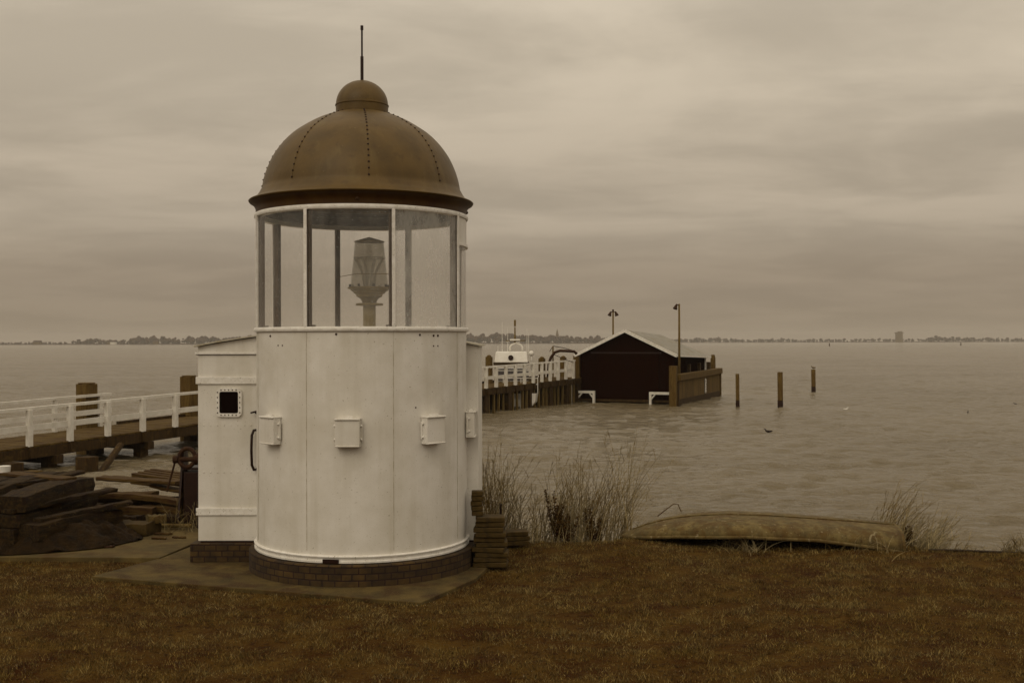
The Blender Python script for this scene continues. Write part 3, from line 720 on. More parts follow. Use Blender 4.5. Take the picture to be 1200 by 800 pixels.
m = MB(); m.box(bp(BW/2, -.06, WZ+.16), (BW, .10, .14), RZm); m.build('sole_beam', M_dark, bh)
ov = .28
def roofpt(u, v, dz=0):
    e = EZ+(EB-EZ)*v/BD; a = AZ+(AB-AZ)*v/BD; return bp(u, v, e+(a-e)*(1-abs(u-BW/2)/(BW/2))+dz)
for sd in (0, 1):
    m = MB(); u0, u1 = (BW/2, -ov) if sd == 0 else (BW/2, BW+ov)
    vs_ = [roofpt(u0, -ov, .0), roofpt(u1, -ov, .0), roofpt(u1, BD+ov, .0), roofpt(u0, BD+ov, .0)]
    vs_ += [q+Vector((0, 0, .09)) for q in vs_]
    m.add(vs_, [(0, 1, 2, 3), (4, 5, 6, 7), (0, 1, 5, 4), (1, 2, 6, 5), (2, 3, 7, 6), (3, 0, 4, 7)]); m.build('roof_slope', M_shedroof, bh)
    m = MB(); m.beam(roofpt(u0, -ov-.03, .015), roofpt(u1, -ov-.03, .03), .05, .18); m.build('barge_board', M_brd, bh)
m = MB(); m.beam(roofpt(BW+ov+.02, -ov, .05), roofpt(BW+ov+.02, BD+ov, .05), .12, .10); m.build('gutter', M_brd, bh)
m = MB(); m.box(bp(BW+.05, BD-.06, (EB+WZ)/2+.5), (.10, .14, EB-WZ-1.1), RZm); m.build('corner_board', M_brd, bh)
# pale frames at the doorway
for i, (u0, u1, legs, lab) in enumerate(((-.10, 1.12, (0, 1), 'low pale timber frame at the left of the boathouse door'), (4.62, 5.95, (0,), 'low pale timber frame at the right of the boathouse door'))):
    t = empty('fender_frame', bp(u0, -.4, WZ), lab, 'timber frame', 'pale frames at the boathouse door')
    m = MB(); m.beam(bp(u0, -.4, WZ+.66), bp(u1, -.4, WZ+.66), .14, .15); m.build('top_bar', M_rail, t)
    for k_ in legs:
        u = u0+.07 if k_ == 0 else u1-.07; m = MB(); m.beam(bp(u, -.4, WZ-.5), bp(u, -.4, WZ+.59), .14, .14, up=FX); m.build('leg', M_rail, t)
        m = MB(); sg = 1 if k_ == 0 else -1; m.beam(bp(u, -.4, WZ+.25), bp(u+sg*.28, -.4, WZ+.58), .08, .08); m.build('knee_brace', M_rail, t)
# plank breakwater right of the boathouse
JA = Vector(((794-600)/F*64.6, 64.6, 0)); JB = Vector(((842.5-600)/F*76.0, 76.0, 0)); JD = (JB-JA).normalized(); JL = (JB-JA).length
JN = Vector((-JD.y, JD.x, 0))
bw = empty('plank_jetty', (JA.x, JA.y, WZ), 'weathered plank jetty wall with heavy top beam right of the boathouse', 'jetty')
ztA, ztB = CAMZ-40*64.6/F, CAMZ-32.5*76/F
m = MB(); s_ = 0; M_plank = mat('jetty_planking', .125, .06, rough=.9, scale=4, stretch=(4, 4, .4), bump=.6, island=.22, streaks=(5, .5, .7, .4, .05))
while s_ < JL-.1:
    t = s_/JL; q = JA+JD*(s_+.11); zt_ = ztA+(ztB-ztA)*t-.25; m.beam((q.x, q.y, WZ-.6), (q.x, q.y, zt_+random.uniform(-.02, .02)), .215, .09, up=JN); s_ += .225
m.build('planking', M_plank, bw)
m = MB(); s_ = 0.0
while s_ < JL-.1: q = JA+JD*(s_+.11)-JN*-.0; m.beam(Vector((q.x, q.y, WZ-.3))+JN*-.055, Vector((q.x, q.y, WZ+.38))+JN*-.055, .22, .02, up=JN); s_ += .225
m.build('wet_foot', M_dark, bw)
m = MB(); m.beam(Vector((JA.x, JA.y, ztA-.14))-JD*.15, Vector((JB.x, JB.y, ztB-.14))+JD*.2, .42, .38); m.build('top_beam', M_wood, bw, bevel=.03)
m = MB(); q = at(789, 429, 64.3); m.beam((q.x, q.y, WZ-.8), q, .42, .42, up=JN); m.build('corner_post', M_wood, bw, bevel=.02)
m = MB(); q = JA+JD*-.15; m.beam((q.x, q.y, WZ-.8), (q.x, q.y, ztA-.35), .22, .22, up=JN); m.build('end_post', M_dark, bw)
m = MB(); q = JB+JD*.1; m.beam((q.x, q.y, WZ-.8), (q.x, q.y, ztB-.3), .25, .25, up=JN); m.build('end_post', M_wood, bw)
m = MB(); q = JA+JD*(JL*.60)+JN*-.10; m.beam((q.x, q.y, WZ+.45), (q.x, q.y, ztA-.42), .30, .04, up=JN); g_ = m.build('gauge_board', M_brd, bw)
for k_ in range(9):
    m = MB(); z_ = WZ+.5+k_*.17; m.box(Vector((q.x, q.y, z_))+JN*-.024+JD*(.06 if k_ % 2 else -.05), (.13, .012, .05), Matrix.Rotation(math.atan2(JD.y, JD.x), 3, 'Z')); m.build('gauge_mark', M_black, g_)
m = MB(); m.beam(Vector((JA.x, JA.y, ztA-.02))+JN*2.0-JD*0, Vector((JB.x, JB.y, ztB-.2))+JN*1.6, 1.0, .08); 
for i, (px, t, y, w_, lab) in enumerate(((806, 427, 69, .33, 'short dark post behind the jetty beam nearest the lamp pole'), (818, 425.5, 71, .32, 'short dark post behind the jetty beam, farther from the lamp pole'), (829.5, 424.5, 74, .30, 'low dark post beside the pointed pile at the jetty end'))):
    q = at(px, t, y); m = MB(); m.beam((q.x, q.y, WZ-.8), q, w_, w_, up=JN); tag(m.build('mooring_pile', M_dark, origin=(q.x, q.y, WZ), bevel=.02), lab, 'mooring pile', 'posts behind the jetty')
q = at(835.5, 416, 75.2); m = MB(); m.tube([(q.x, q.y, WZ-.8), (q.x, q.y, q.z-.25), q], [.18, .17, .11], 8)
tag(m.build('mooring_pile', M_wood, origin=(q.x, q.y, WZ)), 'tall pointed pile at the far end of the plank jetty', 'mooring pile')
# lamp poles
def lamp_pole(px, top, base_z, y, heads, label):
    q = at(px, top, y); t = empty('lamp_post', (q.x, q.y, base_z), label, 'lamp post', 'lamp poles at the boathouse')
    m = MB(); m.tube([(q.x, q.y, base_z), (q.x, q.y, q.z)], [.075, .055], 8); m.build('pole', M_stake, t, smooth=True)
    for sx in heads:
        m = MB(); m.beam((q.x, q.y, q.z-.06), (q.x+sx*.16, q.y-.05, q.z-.04), .05, .05)
        hd = m.build('arm', M_iron, t)
        m = MB(); m.tube([(q.x+sx*.14, q.y-.05, q.z-.02), (q.x+sx*.20, q.y-.08, q.z-.14), (q.x+sx*.26, q.y-.12, q.z-.30)], [.05, .09, .14], 10); m.build('lamp_head', M_iron, hd, smooth=True, auto=50)
    if len(heads) == 2:
        m = MB(); m.box((q.x, q.y, q.z+.05), (.12, .12, .16)); m.build('pole_cap', M_iron, t)
lamp_pole(718.5, 365, WZ-.5, 77, (-1, 1), 'lamp pole with two heads rising behind the boathouse roof')
lamp_pole(796, 356.5, ztA-.1, 65.3, (-1,), 'tall lamp pole with single head on the jetty at the boathouse corner')

# ------------------------------------------------------------------ cabin boat behind the pier
BY = 66.0; bx = 0.0
boat = empty('motor_boat', (bx, BY, WZ), 'white cabin motor boat with radar arch and aerials moored behind the pier', 'boat')
def hull_loft(stations, mb):
    n = len(stations[0]); vs = [q for st in stations for q in st]; fs = []
    for i in range(len(stations)-1):
        for k in range(n-1): a = i*n+k; fs.append((a, a+1, a+n+1, a+n))
    fs.append(tuple(range(n-1, -1, -1))); fs.append(tuple((len(stations)-1)*n+k for k in range(n))); mb.add(vs, fs)
m = MB(); st = []
for (yy, hb, top) in ((-3.4, 1.35, .85), (-2, 1.55, .85), (1, 1.6, .95), (3, 1.2, 1.15), (4.6, .5, 1.35), (5.4, .05, 1.5)):
    st.append([Vector((bx+sx*hb*k, BY+yy, WZ+z_)) for (sx, k, z_) in ((-1, 1, top), (-1, .95, .35), (-1, .7, -.1), (0, 0, -.4), (1, .7, -.1), (1, .95, .35), (1, 1, top))])
hull_loft(st, m); m.build('hull', M_boatw, boat, bevel=.03)
def loftbox(mb, x0, x1, y0, y1, z0, z1, tx=.9, ty=.85, yo=.1):
    cx = (x0+x1)/2; cy = (y0+y1)/2; hx = (x1-x0)/2; hy = (y1-y0)/2
    vs = [(cx+a*hx, cy+b*hy, z0) for a, b in ((-1,-1),(1,-1),(1,1),(-1,1))]+[(cx+a*hx*tx, cy+yo+b*hy*ty, z1) for a, b in ((-1,-1),(1,-1),(1,1),(-1,1))]
    mb.add(vs, [(3,2,1,0),(4,5,6,7),(0,1,5,4),(1,2,6,5),(2,3,7,6),(3,0,4,7)])
m = MB(); loftbox(m, bx-1.0, bx+.95, BY-1.6, BY+2.6, WZ+.8, WZ+2.15, .97, .95); m.build('cabin', M_boatw, boat, bevel=.04)
m = MB(); loftbox(m, bx-1.02, bx+.97, BY-1.63, BY+2.3, WZ+1.55, WZ+2.05, .985, .99); m.build('window_band', M_glassd, boat)
ub = at(598, 428, BY).z
m = MB(); loftbox(m, bx-1.07, bx+1.0, BY-1.9, BY+1.8, ub+.05, ub+.20, 1.02, 1.0, 0); m.build('canopy_skirt', M_dark, boat, bevel=.03)
m = MB(); loftbox(m, bx-1.02, bx+.92, BY-1.95, BY+1.6, ub+.20, ub+.82, .93, .92, .06); m.build('flybridge', M_boatw, boat, bevel=.05)
q = at(598.5, 419, BY-1.97); m = MB(); m.cyl((q.x, BY-1.97, q.z), (q.x, BY-1.85, q.z), .15, n=14); m.build('lifebuoy_port', M_black, boat)
m = MB(); az = at(600, 401.5, BY).z
m.tube([(bx-.12, BY, ub+.8), (bx-.12, BY, ub+1.1), (bx-.02, BY, az-.12), (bx+.25, BY, az), (bx+.52, BY, az-.12), (bx+.62, BY, ub+1.1), (bx+.62, BY, ub+.8)], .055, 8); m.build('radar_arch', M_boatw, boat, smooth=True)
mx = at(603.5, 400, BY).x
m = MB(); m.tube([(mx, BY, az), (mx, BY, at(0, 383, BY).z)], [.06, .035], 8); m.box((mx, BY, at(0, 378.5, BY).z), (.12, .12, .38)); m.beam((mx-.55, BY, az+.12), (mx+.6, BY, az+.12), .05, .05); m.build('mast', M_stake, boat)
m = MB(); m.box((mx, BY-.1, az+.17), (.62, .18, .10)); m.build('radar_scanner', M_boatw, boat, bevel=.03)
for (px, t, b) in ((588.5, 377, 400), (595, 384, 401), (617.5, 385, 415), (619.5, 390, 400), (583.5, 405, 413)):
    q = at(px, t, BY); m = MB(); m.tube([(q.x, BY, ub+.6), (q.x, BY, q.z)], [.022, .012], 5); m.build('aerial', M_boatw, boat)
q = at(622.5, 414, BY); m = MB(); m.ball((q.x, BY-.3, q.z), .16, 10, 8); m.cyl((q.x, BY-.3, WZ+2.1), (q.x, BY-.3, q.z), .03); m.build('sat_dome', M_boatw, boat, smooth=True)
m = MB()
for zz_ in (1.35, 1.7): m.tube([(bx-1.45, BY-3.2, WZ+zz_), (bx+1.45, BY-3.2, WZ+zz_), (bx+1.6, BY+1, WZ+zz_)], .025, 6)
for xx in (-1.45, -.5, .5, 1.45): m.cyl((bx+xx, BY-3.2, WZ+.85), (bx+xx, BY-3.2, WZ+1.7), .025, n=6)
m.build('stern_rail', M_boatw, boat)
# small dinghy glimpsed beneath the pier
dg = at(575, 482, 60.2); m = MB(); st = []
for (xx, hb) in ((-2.0, .02), (-1.5, .45), (-.5, .65), (.7, .68), (1.6, .55)):
    st.append([Vector((dg.x+xx, dg.y+2.2+s*hb, WZ+z_)) for (s, z_) in ((-1, .55), (-.9, .15), (0, -.1), (.9, .15), (1, .55))])
hull_loft(st, m); tag(m.build('dinghy', M_boatw, origin=(dg.x, dg.y+2.2, WZ)), 'small white dinghy glimpsed between the stakes under the pier', 'dinghy')
# hose arm on the pier
q0 = pn(66.0)+NV*1.0
arm = empty('loading_hose', (at(643, 430, 67).x, 67, pz(67)-.05), 'curved dark hose boom on the pier beside the boathouse', 'hose boom')
m = MB(); m.tube([at(x, y, 67) for x, y in ((642, 442), (643, 427), (645.5, 419), (650, 413), (656, 411), (664, 411.3), (673, 412), (676, 415))], .085, 8); m.build('pipe', M_iron, arm, smooth=True)
m = MB(); m.tube([at(648, 442, 67.2), at(648, 405.5, 67.2)], .05, 6); m.build('upright', M_stake, arm)
m = MB(); m.tube([at(648, 405.5, 67.2), at(660, 407.5, 67.2), at(672, 411, 67.2)], .022, 5); m.tube([at(648, 415, 67.2), at(660, 420, 67.2), at(672, 425, 67.2)], .018, 5); m.tube([at(644, 412, 67.2), at(648, 405.5, 67.2)], .02, 5); m.build('stay_wire', M_black, arm)

# ------------------------------------------------------------------ posts in the open water, birds
def skin(name, pts, edges, rad, mt, loc, rot=0, sub=2):
    me = bpy.data.meshes.new(name); me.from_pydata([Vector(p) for p in pts], edges, []); me.materials.append(mt)
    o = bpy.data.objects.new(name, me); scn.collection.objects.link(o); o.location = loc; o.rotation_euler = (0, 0, rot)
    sm = o.modifiers.new('skin', 'SKIN'); sm.use_smooth_shade = True
    for i, r in enumerate(rad): me.skin_vertices[0].data[i].radius = r if isinstance(r, tuple) else (r, r)
    me.skin_vertices[0].data[1].use_root = True
    ss = o.modifiers.new('sub', 'SUBSURF'); ss.levels = sub; ss.render_levels = sub
    return o
for (px, y0, y1, w_, lab) in ((864, 438.5, 478, .21, 'thinnest of the three water posts, nearest the jetty'), (914, 436.5, 478.5, .30, 'thickest of the three posts standing in open water'), (953, 433.5, 460.5, .31, 'farthest water post, with a bird perched on top')):
    Y = (CAMZ-WZ)*F/(y1-400); q = at(px, y0, Y); t = empty('water_post', (q.x, q.y, WZ), lab, 'post', 'posts in open water')
    m = MB(); m.tube([(q.x+.03, q.y, WZ-1), (q.x, q.y, q.z-.03), (q.x, q.y, q.z)], [w_/2, w_/2, w_*.44], 10); m.build('shaft', M_wood, t, auto=50)
    m = MB(); m.tube([(q.x+.03, q.y, WZ-.9), (q.x+.01, q.y, WZ+.42)], [w_/2+.006, w_/2+.006], 10); m.build('wet_band', mat('wet_slimy_timber', .02, .01, rough=.4), t)
    if px == 953: perch = Vector((q.x, q.y, q.z))
def bird(name, loc, L_, mt, rot, label, cat='bird', beakm=M_black, standing=False):
    k = L_
    z0 = .28*k if standing else .10*k
    pts = [(-.50*k, 0, z0+.06*k), (-.28*k, 0, z0), (0, 0, z0-.01*k), (.22*k, 0, z0+.03*k), (.32*k, 0, z0+.17*k), (.35*k, 0, z0+.30*k), (.44*k, 0, z0+.29*k), (.54*k, 0, z0+.265*k)]
    o = skin(name, pts, [(i, i+1) for i in range(7)], [(.03*k, .012*k), .11*k, .16*k, .12*k, .06*k, .075*k, .035*k, .012*k], mt, loc, rot)
    if standing:
        m = MB()
        for s in (-1, 1): m.cyl((0, s*.05*k, 0), (-.02*k, s*.05*k, z0-.08*k), .012*k, n=6)
        m.build('leg', M_iron, o, local=True)
    return tag(o, label, cat)
bird('gull', perch, .42, mat('grey_plumage', .12, .06, bump=0), R(200), 'gull perched on top of the farthest water post', standing=True)
def wpt(px, py): Y = (CAMZ-WZ)*F/(py-400); return Vector(((px-600)/F*Y, Y, WZ))
bird('duck', wpt(900, 507), .36, M_bird, R(170), 'dark duck swimming alone below the three water posts')
bird('gull', wpt(991, 481), .34, M_gull, R(10), 'small white gull floating on the open water')
bird('grebe', wpt(1134, 484.5), .26, M_bird, R(60), 'small dark waterbird with raised head, left of the pair at far right')
bird('grebe', wpt(1189.5, 475), .26, M_bird, R(120), 'tiny dark waterbird close to the right picture edge')
for (px, py, h_, lab) in ((972, 406.2, 1.8, 'tiny channel marker on the horizon above the bird post'), (1126, 405.8, 2.2, 'tiny channel marker far out toward the right edge')):
    q = wpt(px, py); m = MB(); m.tube([(q.x, q.y, WZ-.5), (q.x, q.y, WZ+h_*.5), (q.x, q.y, WZ+h_)], [.5, .4, .2], 8); m.ball((q.x, q.y, WZ+h_), .35)
    tag(m.build('channel_buoy', M_iron, origin=(q.x, q.y, WZ)), lab, 'buoy', 'channel markers')
# dark mooring stick by the gangway: small stakes near the pier foot
q = at(586.5, 590, 13.4); m = MB(); m.cyl((q.x, 13.4, -.3), (q.x, 13.4, q.z), .016, n=8)
tag(m.build('stake', M_black, origin=(q.x, 13.4, 0)), 'short dark stake standing behind the stacked paving tiles', 'stake')

# ------------------------------------------------------------------ far shore
def far_shore(x0, x1, y, hfun, dens, name, depth=60, seed=1):
    rnd = random.Random(seed); m = MB(); x = x0
    while x < x1:
        h = hfun(x/y*F+600)
        if h > .3:
            for k in range(2):
                yy = y+rnd.uniform(0, depth); hh = h*rnd.uniform(.6, 1.08); rr_ = hh*rnd.uniform(.30, .55)
                cx, cy = x+rnd.uniform(-3, 3), yy
                lobes = 5
                for l in range(lobes):
                    a = rnd.uniform(0, 6.28); rad = rr_*rnd.uniform(.35, .7)
                    m.ball((cx+math.cos(a)*rr_*.6, cy+math.sin(a)*rr_*.6, WZ+1+(hh-rad)*rnd.uniform(.35, 1)), (rad, rad, rad*rnd.uniform(.8, 1.1)), 6, 5)
                m.cyl((cx, cy, WZ), (cx, cy, WZ+hh*.6), .5, .3, n=5)
        x += dens
    return m
def interp(P):
    def f(px):
        for (a, ya), (b, yb) in zip(P, P[1:]):
            if px <= b: return max(0, ya+(yb-ya)*(px-a)/(b-a))*(1+.25*noise.noise(Vector((px*.12, 0, 0)))) if px >= P[0][0] else P[0][1]
        return P[-1][1]
    return f
sc1 = 1900/F
fl = interp([(-200, 4), (0, 3.0), (70, 3.2), (76, 5.5), (98, 7.5), (140, 5.0), (147, 9.5), (200, 8.8), (215, 10.5), (245, 9), (255, 8.5), (300, 9.5), (420, 11), (548, 12), (590, 12.5), (620, 10.5), (672, 9.5), (735, 7)])
m = far_shore((-230-600)/F*1900, (735-600)/F*1900, 1900, lambda px: fl(px)*sc1, 5.0, 'w', seed=3)
tag(m.build('distant_wood', M_far, smooth=True), 'hazy low wood along the far shore behind the lighthouse and boat', 'wood', kind='stuff')
sc2 = 2500/F
fr_ = interp([(700, 4.5), (790, 5), (850, 6), (880, 4), (900, 5), (960, 4.2), (1010, 4), (1050, 4.4), (1090, 4.2), (1100, 8.5), (1112, 6.5), (1150, 5.5), (1200, 4.6), (1400, 5)])
m = far_shore((700-600)/F*2500, (1400-600)/F*2500, 2500, lambda px: fr_(px)*sc2, 6.0, 'w', seed=5)
tag(m.build('distant_wood', M_far, smooth=True), 'thin hazy tree line along the far shore right of the boathouse', 'wood', kind='stuff')
m = MB(); m.prism([(-4500, 1895), (240, 1895), (330, 2490), (4500, 2490), (4500, 3300), (-4500, 3300)], WZ-1, WZ+1.2)
tag(m.build('far_shore', M_farland), kind='structure')
Y = 2480; q = at(1053.5, 390.5, Y); m = MB(); m.box((q.x, Y, (q.z+WZ)/2), (13, 12, q.z-WZ)); m.box((q.x, Y, q.z-.8), (15, 14, 2.2)); m.box((q.x+2, Y, q.z+1.2), (8, 8, 2.4))
tag(m.build('tower_block', M_farstone, origin=(q.x, Y, WZ)), 'square block rising above the right-hand tree line', 'building')
Y = 1960; q = at(653, 386, Y); m = MB(); m.box((q.x, Y, WZ+7.5), (5, 5, 17)); m.tube([(q.x, Y, WZ+16), (q.x, Y, q.z+1)], [2.6, .15], 8)
tag(m.build('church_spire', M_farstone, origin=(q.x, Y, WZ)), 'slim church spire poking above the far wood', 'church')
for i, (px, w_) in enumerate(((133, 9), (128, 6), (44, 12), (183, 8))):
    Y = 1880; q = at(px, 400, Y); t = empty('far_house', (q.x, Y, WZ), ['pale house on the far shore, brightest and left of the taller wood', 'narrow far house just left of the brightest one', 'wide low far house near the left picture edge', 'far house at the foot of the tall wood on the left'][i], 'house', 'houses on the far shore')
    m = MB(); m.box((q.x, Y, WZ+2.6), (w_, 8, 4)); m.build('wall', M_brd if i < 1 else M_farstone, t)
    m = MB(); m.add([(q.x-w_/2-.5, Y-4.5, WZ+4.6), (q.x+w_/2+.5, Y-4.5, WZ+4.6), (q.x+w_/2+.5, Y+4.5, WZ+4.6), (q.x-w_/2-.5, Y+4.5, WZ+4.6), (q.x-w_/2-.5, Y, WZ+7.5), (q.x+w_/2+.5, Y, WZ+7.5)], [(0, 1, 5, 4), (2, 3, 4, 5), (0, 4, 3), (1, 2, 5), (0, 3, 2, 1)]); m.build('roof', M_far, t)

# ------------------------------------------------------------------ bank clutter, left
def balk(L_, w_, h_, seed, mt=M_balk, name='timber_balk', wob=.009):
    rnd = random.Random(seed); n = 14; m = MB(); vs = []; fs = []; bw_ = rnd.uniform(-.04, .04)*min(1, L_)
    for i in range(n+1):
        x = -L_/2+L_*i/n
        sk = rnd.uniform(-.02, .02)
        for (a, b) in ((-1, -1), (0, -1), (1, -1), (1, 0), (1, 1), (0, 1), (-1, 1), (-1, 0)):
            c = .93 if a and b else 1.0
            vs.append((x+(sk*a if i in (0, n) else 0), a*w_/2*c+rnd.uniform(-wob, wob), b*h_/2*c+rnd.uniform(-wob, wob)+bw_*(1-(2*i/n-1)**2)))
    for i in range(n):
        for k in range(8): fs.append((i*8+k, i*8+(k+1) % 8, (i+1)*8+(k+1) % 8, (i+1)*8+k))
    fs.append(tuple(range(8))); fs.append(tuple(n*8+k for k in range(7, -1, -1))); m.add(vs, fs)
    return m.build(name, mt, auto=35)
def put(o, mid, az, tilt=0, roll=0):
    o.location = mid; o.rotation_euler = Euler((R(roll), R(-tilt), R(az)), 'XYZ'); return o
#        mid (x, y, z), length, width, height, azimuth, tilt, label
BALKS = [((-5.52, 13.2, .53), 1.75, .36, .19, 87, 0, 'thick dark balk lying topmost on the timber stack'),
         ((-5.50, 13.15, .355), 1.75, .34, .15, 83, 0, 'dark balk directly beneath the topmost one'),
         ((-5.12, 12.88, .225), 1.35, .36, .18, 68, 0, 'broad balk jutting out above the crumpled tarpaulin'),
         ((-6.02, 13.4, .55), 2.1, .30, .18, 86, 1, 'dark balk beside the topmost one, nearer the left edge'),
         ((-6.45, 13.5, .52), 2.4, .34, .22, 90, 0, 'wide balk at the left end of the timber stack'),
         ((-5.95, 13.3, .36), 2.1, .40, .20, 88, 0, 'balk in the middle layer, left of centre'),
         ((-5.55, 13.25, .165), 2.1, .38, .22, 84, 0, 'lowest balk under the middle of the stack'),
         ((-6.05, 13.35, .14), 2.1, .40, .22, 90, 0, 'lowest balk toward the left of the stack'),
         ((-6.55, 13.6, .26), 2.2, .42, .24, 92, 0, 'lowest balk at the left end of the stack'),
         ((-5.30, 13.1, .475), 1.7, .15, .05, 70, 1, 'thin slat wedged between the topmost balk and the one beneath'),
         ((-4.98, 12.95, .36), 1.3, .12, .06, 60, 2, 'thin crooked slat lying on the broad jutting balk'),
         ((-5.75, 12.75, .50), 1.1, .14, .07, 35, -6, 'broken slat slanting down toward the edge tarpaulin'),
         ((-5.85, 13.5, .665), 1.5, .18, .05, 65, 1, 'thin slat lying diagonally over the top of the stack'),
         ((-5.0, 12.62, .10), 1.0, .16, .09, 40, 0, 'slat poking out at the foot of the stack beside the tarpaulin')]
for i, (mid, L_, w_, h_, az_, ti, lab) in enumerate(BALKS):
    tag(put(balk(L_, w_, h_, 20+i), mid, az_, ti), lab, 'timber balk', 'dark timber balks stacked on the concrete')
m = MB(); m.box((0, 0, 0), (1.2, .22, .03)); o = m.build('loose_board', M_woodx); put(o, (-5.95, 13.9, .66), -30, 0)
tag(o, 'short pale board lying crosswise on the timber stack', 'board')
# white scraps on the stack
m = MB(); q = at(86, 559, 14.1); m.ball((0, 0, 0), (.07, .03, .018), 8, 5); o = m.build('white_scrap', M_gull, smooth=True); o.location = q+Vector((0, 0, 0))
tag(o, 'white crumpled scrap lying on the timber stack', 'scrap')
m = MB(); q = at(4, 552, 15.0); m.tube([(0, 0, -.10), (0, 0, .09)], [.07, .09], 12); m.lathe([(.07, .088), (.0, .06)], (0, 0, 0), 12); o = m.build('white_bucket', M_brd, smooth=True, auto=40); o.location = q
tag(o, 'small white bucket on the stack at the left picture edge', 'bucket')
# tarpaulin
def tarp(cx, cy, ax, ay, H, seed, name, label, rot=0, fold=1.0):
    n = 56; vs = []; fs = []
    for j in range(n+1):
        for i in range(n+1):
            u = -1+2*i/n; v = -1+2*j/n; r = max(abs(u), abs(v))*1.0; rr_ = math.hypot(u, v)
            sc_ = 1 if rr_ == 0 else r/rr_; u2, v2 = u*sc_, v*sc_
            rad = math.hypot(u2, v2)
            z = H*(1-rad**2.6)
            nz1 = noise.noise(Vector((u2*2.2+seed, v2*2.2, 0))); th = math.atan2(v2, u2)
            z += fold*.055*math.sin(9*u2+5*v2+3*nz1*3)*(1-rad*.6)+.05*noise.noise(Vector((u2*6, v2*6, seed)))*fold
            z += .07*(.35-abs(noise.noise(Vector((u2*5, v2*5+seed, seed)))))*fold*min(1, (1-rad)*5)+.035*(.3-abs(noise.noise(Vector((u2*12, v2*12, seed)))))*fold*min(1, (1-rad)*5)
            e = 1+.10*noise.noise(Vector((math.cos(th)*2, math.sin(th)*2, seed)))
            x, y = u2*ax*e, v2*ay*e; c, s2 = math.cos(R(rot)), math.sin(R(rot))
            vs.append((cx+x*c-y*s2, cy+x*s2+y*c, max(.02+.01*rad, z)))
    for j in range(n):
        for i in range(n): a = j*(n+1)+i; fs.append((a, a+1, a+n+2, a+n+1))
    m = MB(); m.add(vs, fs); o = m.build(name, M_tarp, origin=(cx, cy, 0), smooth=True)
    sd = o.modifiers.new('thick', 'SOLIDIFY'); sd.thickness = .006
    return tag(o, label, 'tarpaulin', 'dark tarpaulins at the timber stack')
tarp(-5.35, 12.75, 1.05, .62, .27, 3, 'tarpaulin', 'crumpled dark tarpaulin folded under the jutting balk', 24)
tarp(-6.25, 12.5, .62, .5, .60, 9, 'tarpaulin', 'bunched dark tarpaulin heaped at the left picture edge', 10, 1.3)
tarp(-5.9, 12.45, .55, .35, .30, 14, 'tarpaulin', 'low wrinkled tarpaulin between the edge heap and the balks', -10, 1.3)
# planks and stones between stack and winch
PL = [((-4.95, 14.75, .50), 1.15, .26, .045, -10, -2, 'wide flat plank lying highest in the plank heap'),
      ((-5.15, 14.5, .36), 1.0, .22, .06, -6, 0, 'plank with pale edge just beneath the highest plank'),
      ((-4.75, 14.3, .30), 1.3, .16, .07, -14, -3, 'long plank slanting down toward the winch'),
      ((-5.05, 14.1, .20), 1.1, .16, .10, -12, 0, 'thick plank at the left foot of the heap'),
      ((-4.55, 14.2, .17), .9, .14, .09, -9, 0, 'short thick plank low beside the winch'),
      ((-4.8, 14.8, .22), 1.4, .3, .16, -4, 0, 'dark beam buried under the plank heap'),
      ((-4.7, 14.55, .09), 1.5, .4, .12, 3, 0, 'dark beam on the ground beneath the plank heap'),
      ((-4.35, 14.65, .40), .9, .2, .04, -18, -4, 'plank leaning at the winch end of the heap')]
for i, (mid, L_, w_, h_, az_, ti, lab) in enumerate(PL):
    tag(put(balk(L_, w_, h_, 50+i, M_woodx if i not in (5, 6) else M_balk, 'plank', .005), mid, az_, ti), lab, 'plank', 'planks heaped by the winch')
pal = empty('pallet', (-4.75, 15.5, .42), 'broken wooden pallet behind the plank heap', 'pallet', rot=(0, R(6), R(-8)))
for k_ in range(4): m = MB(); m.box((0, -.26+k_*.17, .06), (.95, .10, .025)); m.build('slat', M_woodx, pal, local=True)
for k_ in range(3): m = MB(); m.box((-.42+k_*.42, 0, .0), (.10, .62, .09)); m.build('block', M_woodx, pal, local=True)
for k_ in range(3): m = MB(); m.box((0, -.26+k_*.26, -.06), (.95, .10, .025)); m.build('slat', M_woodx, pal, local=True)
put(pal, (-4.7, 15.4, .42), -10, -6)
o = balk(.60, .36, .15, 90, M_tile, 'stone_block', .008); put(o, (-4.62, 13.45, .095), -12); tag(o, 'flat dark stone block in front of the plank heap', 'stone')
o = balk(.22, .18, .09, 91, M_conc, 'stone_block', .012); put(o, (-4.33, 13.5, .19), 20); tag(o, 'small pale stone lying on the end of the dark stone block', 'stone')
o = balk(.5, .16, .14, 92, M_balk, 'timber_offcut', .01); put(o, (-4.85, 13.75, .12), -4); tag(o, 'short rounded timber offcut behind the dark stone block', 'timber')
o = balk(.5, .2, .10, 93, M_balk, 'timber_offcut', .01); put(o, (-4.45, 13.95, .10), 4); tag(o, 'flat timber offcut lying beside the winch foot', 'timber')
m = MB(); m.cyl((-.2, 0, 0), (.2, 0, 0), .025, n=10); o = m.build('pipe_length', M_stake, smooth=True, auto=50); put(o, (-4.17, 13.75, .06), -6); tag(o, 'short pale pipe lying on the concrete before the winch', 'pipe')
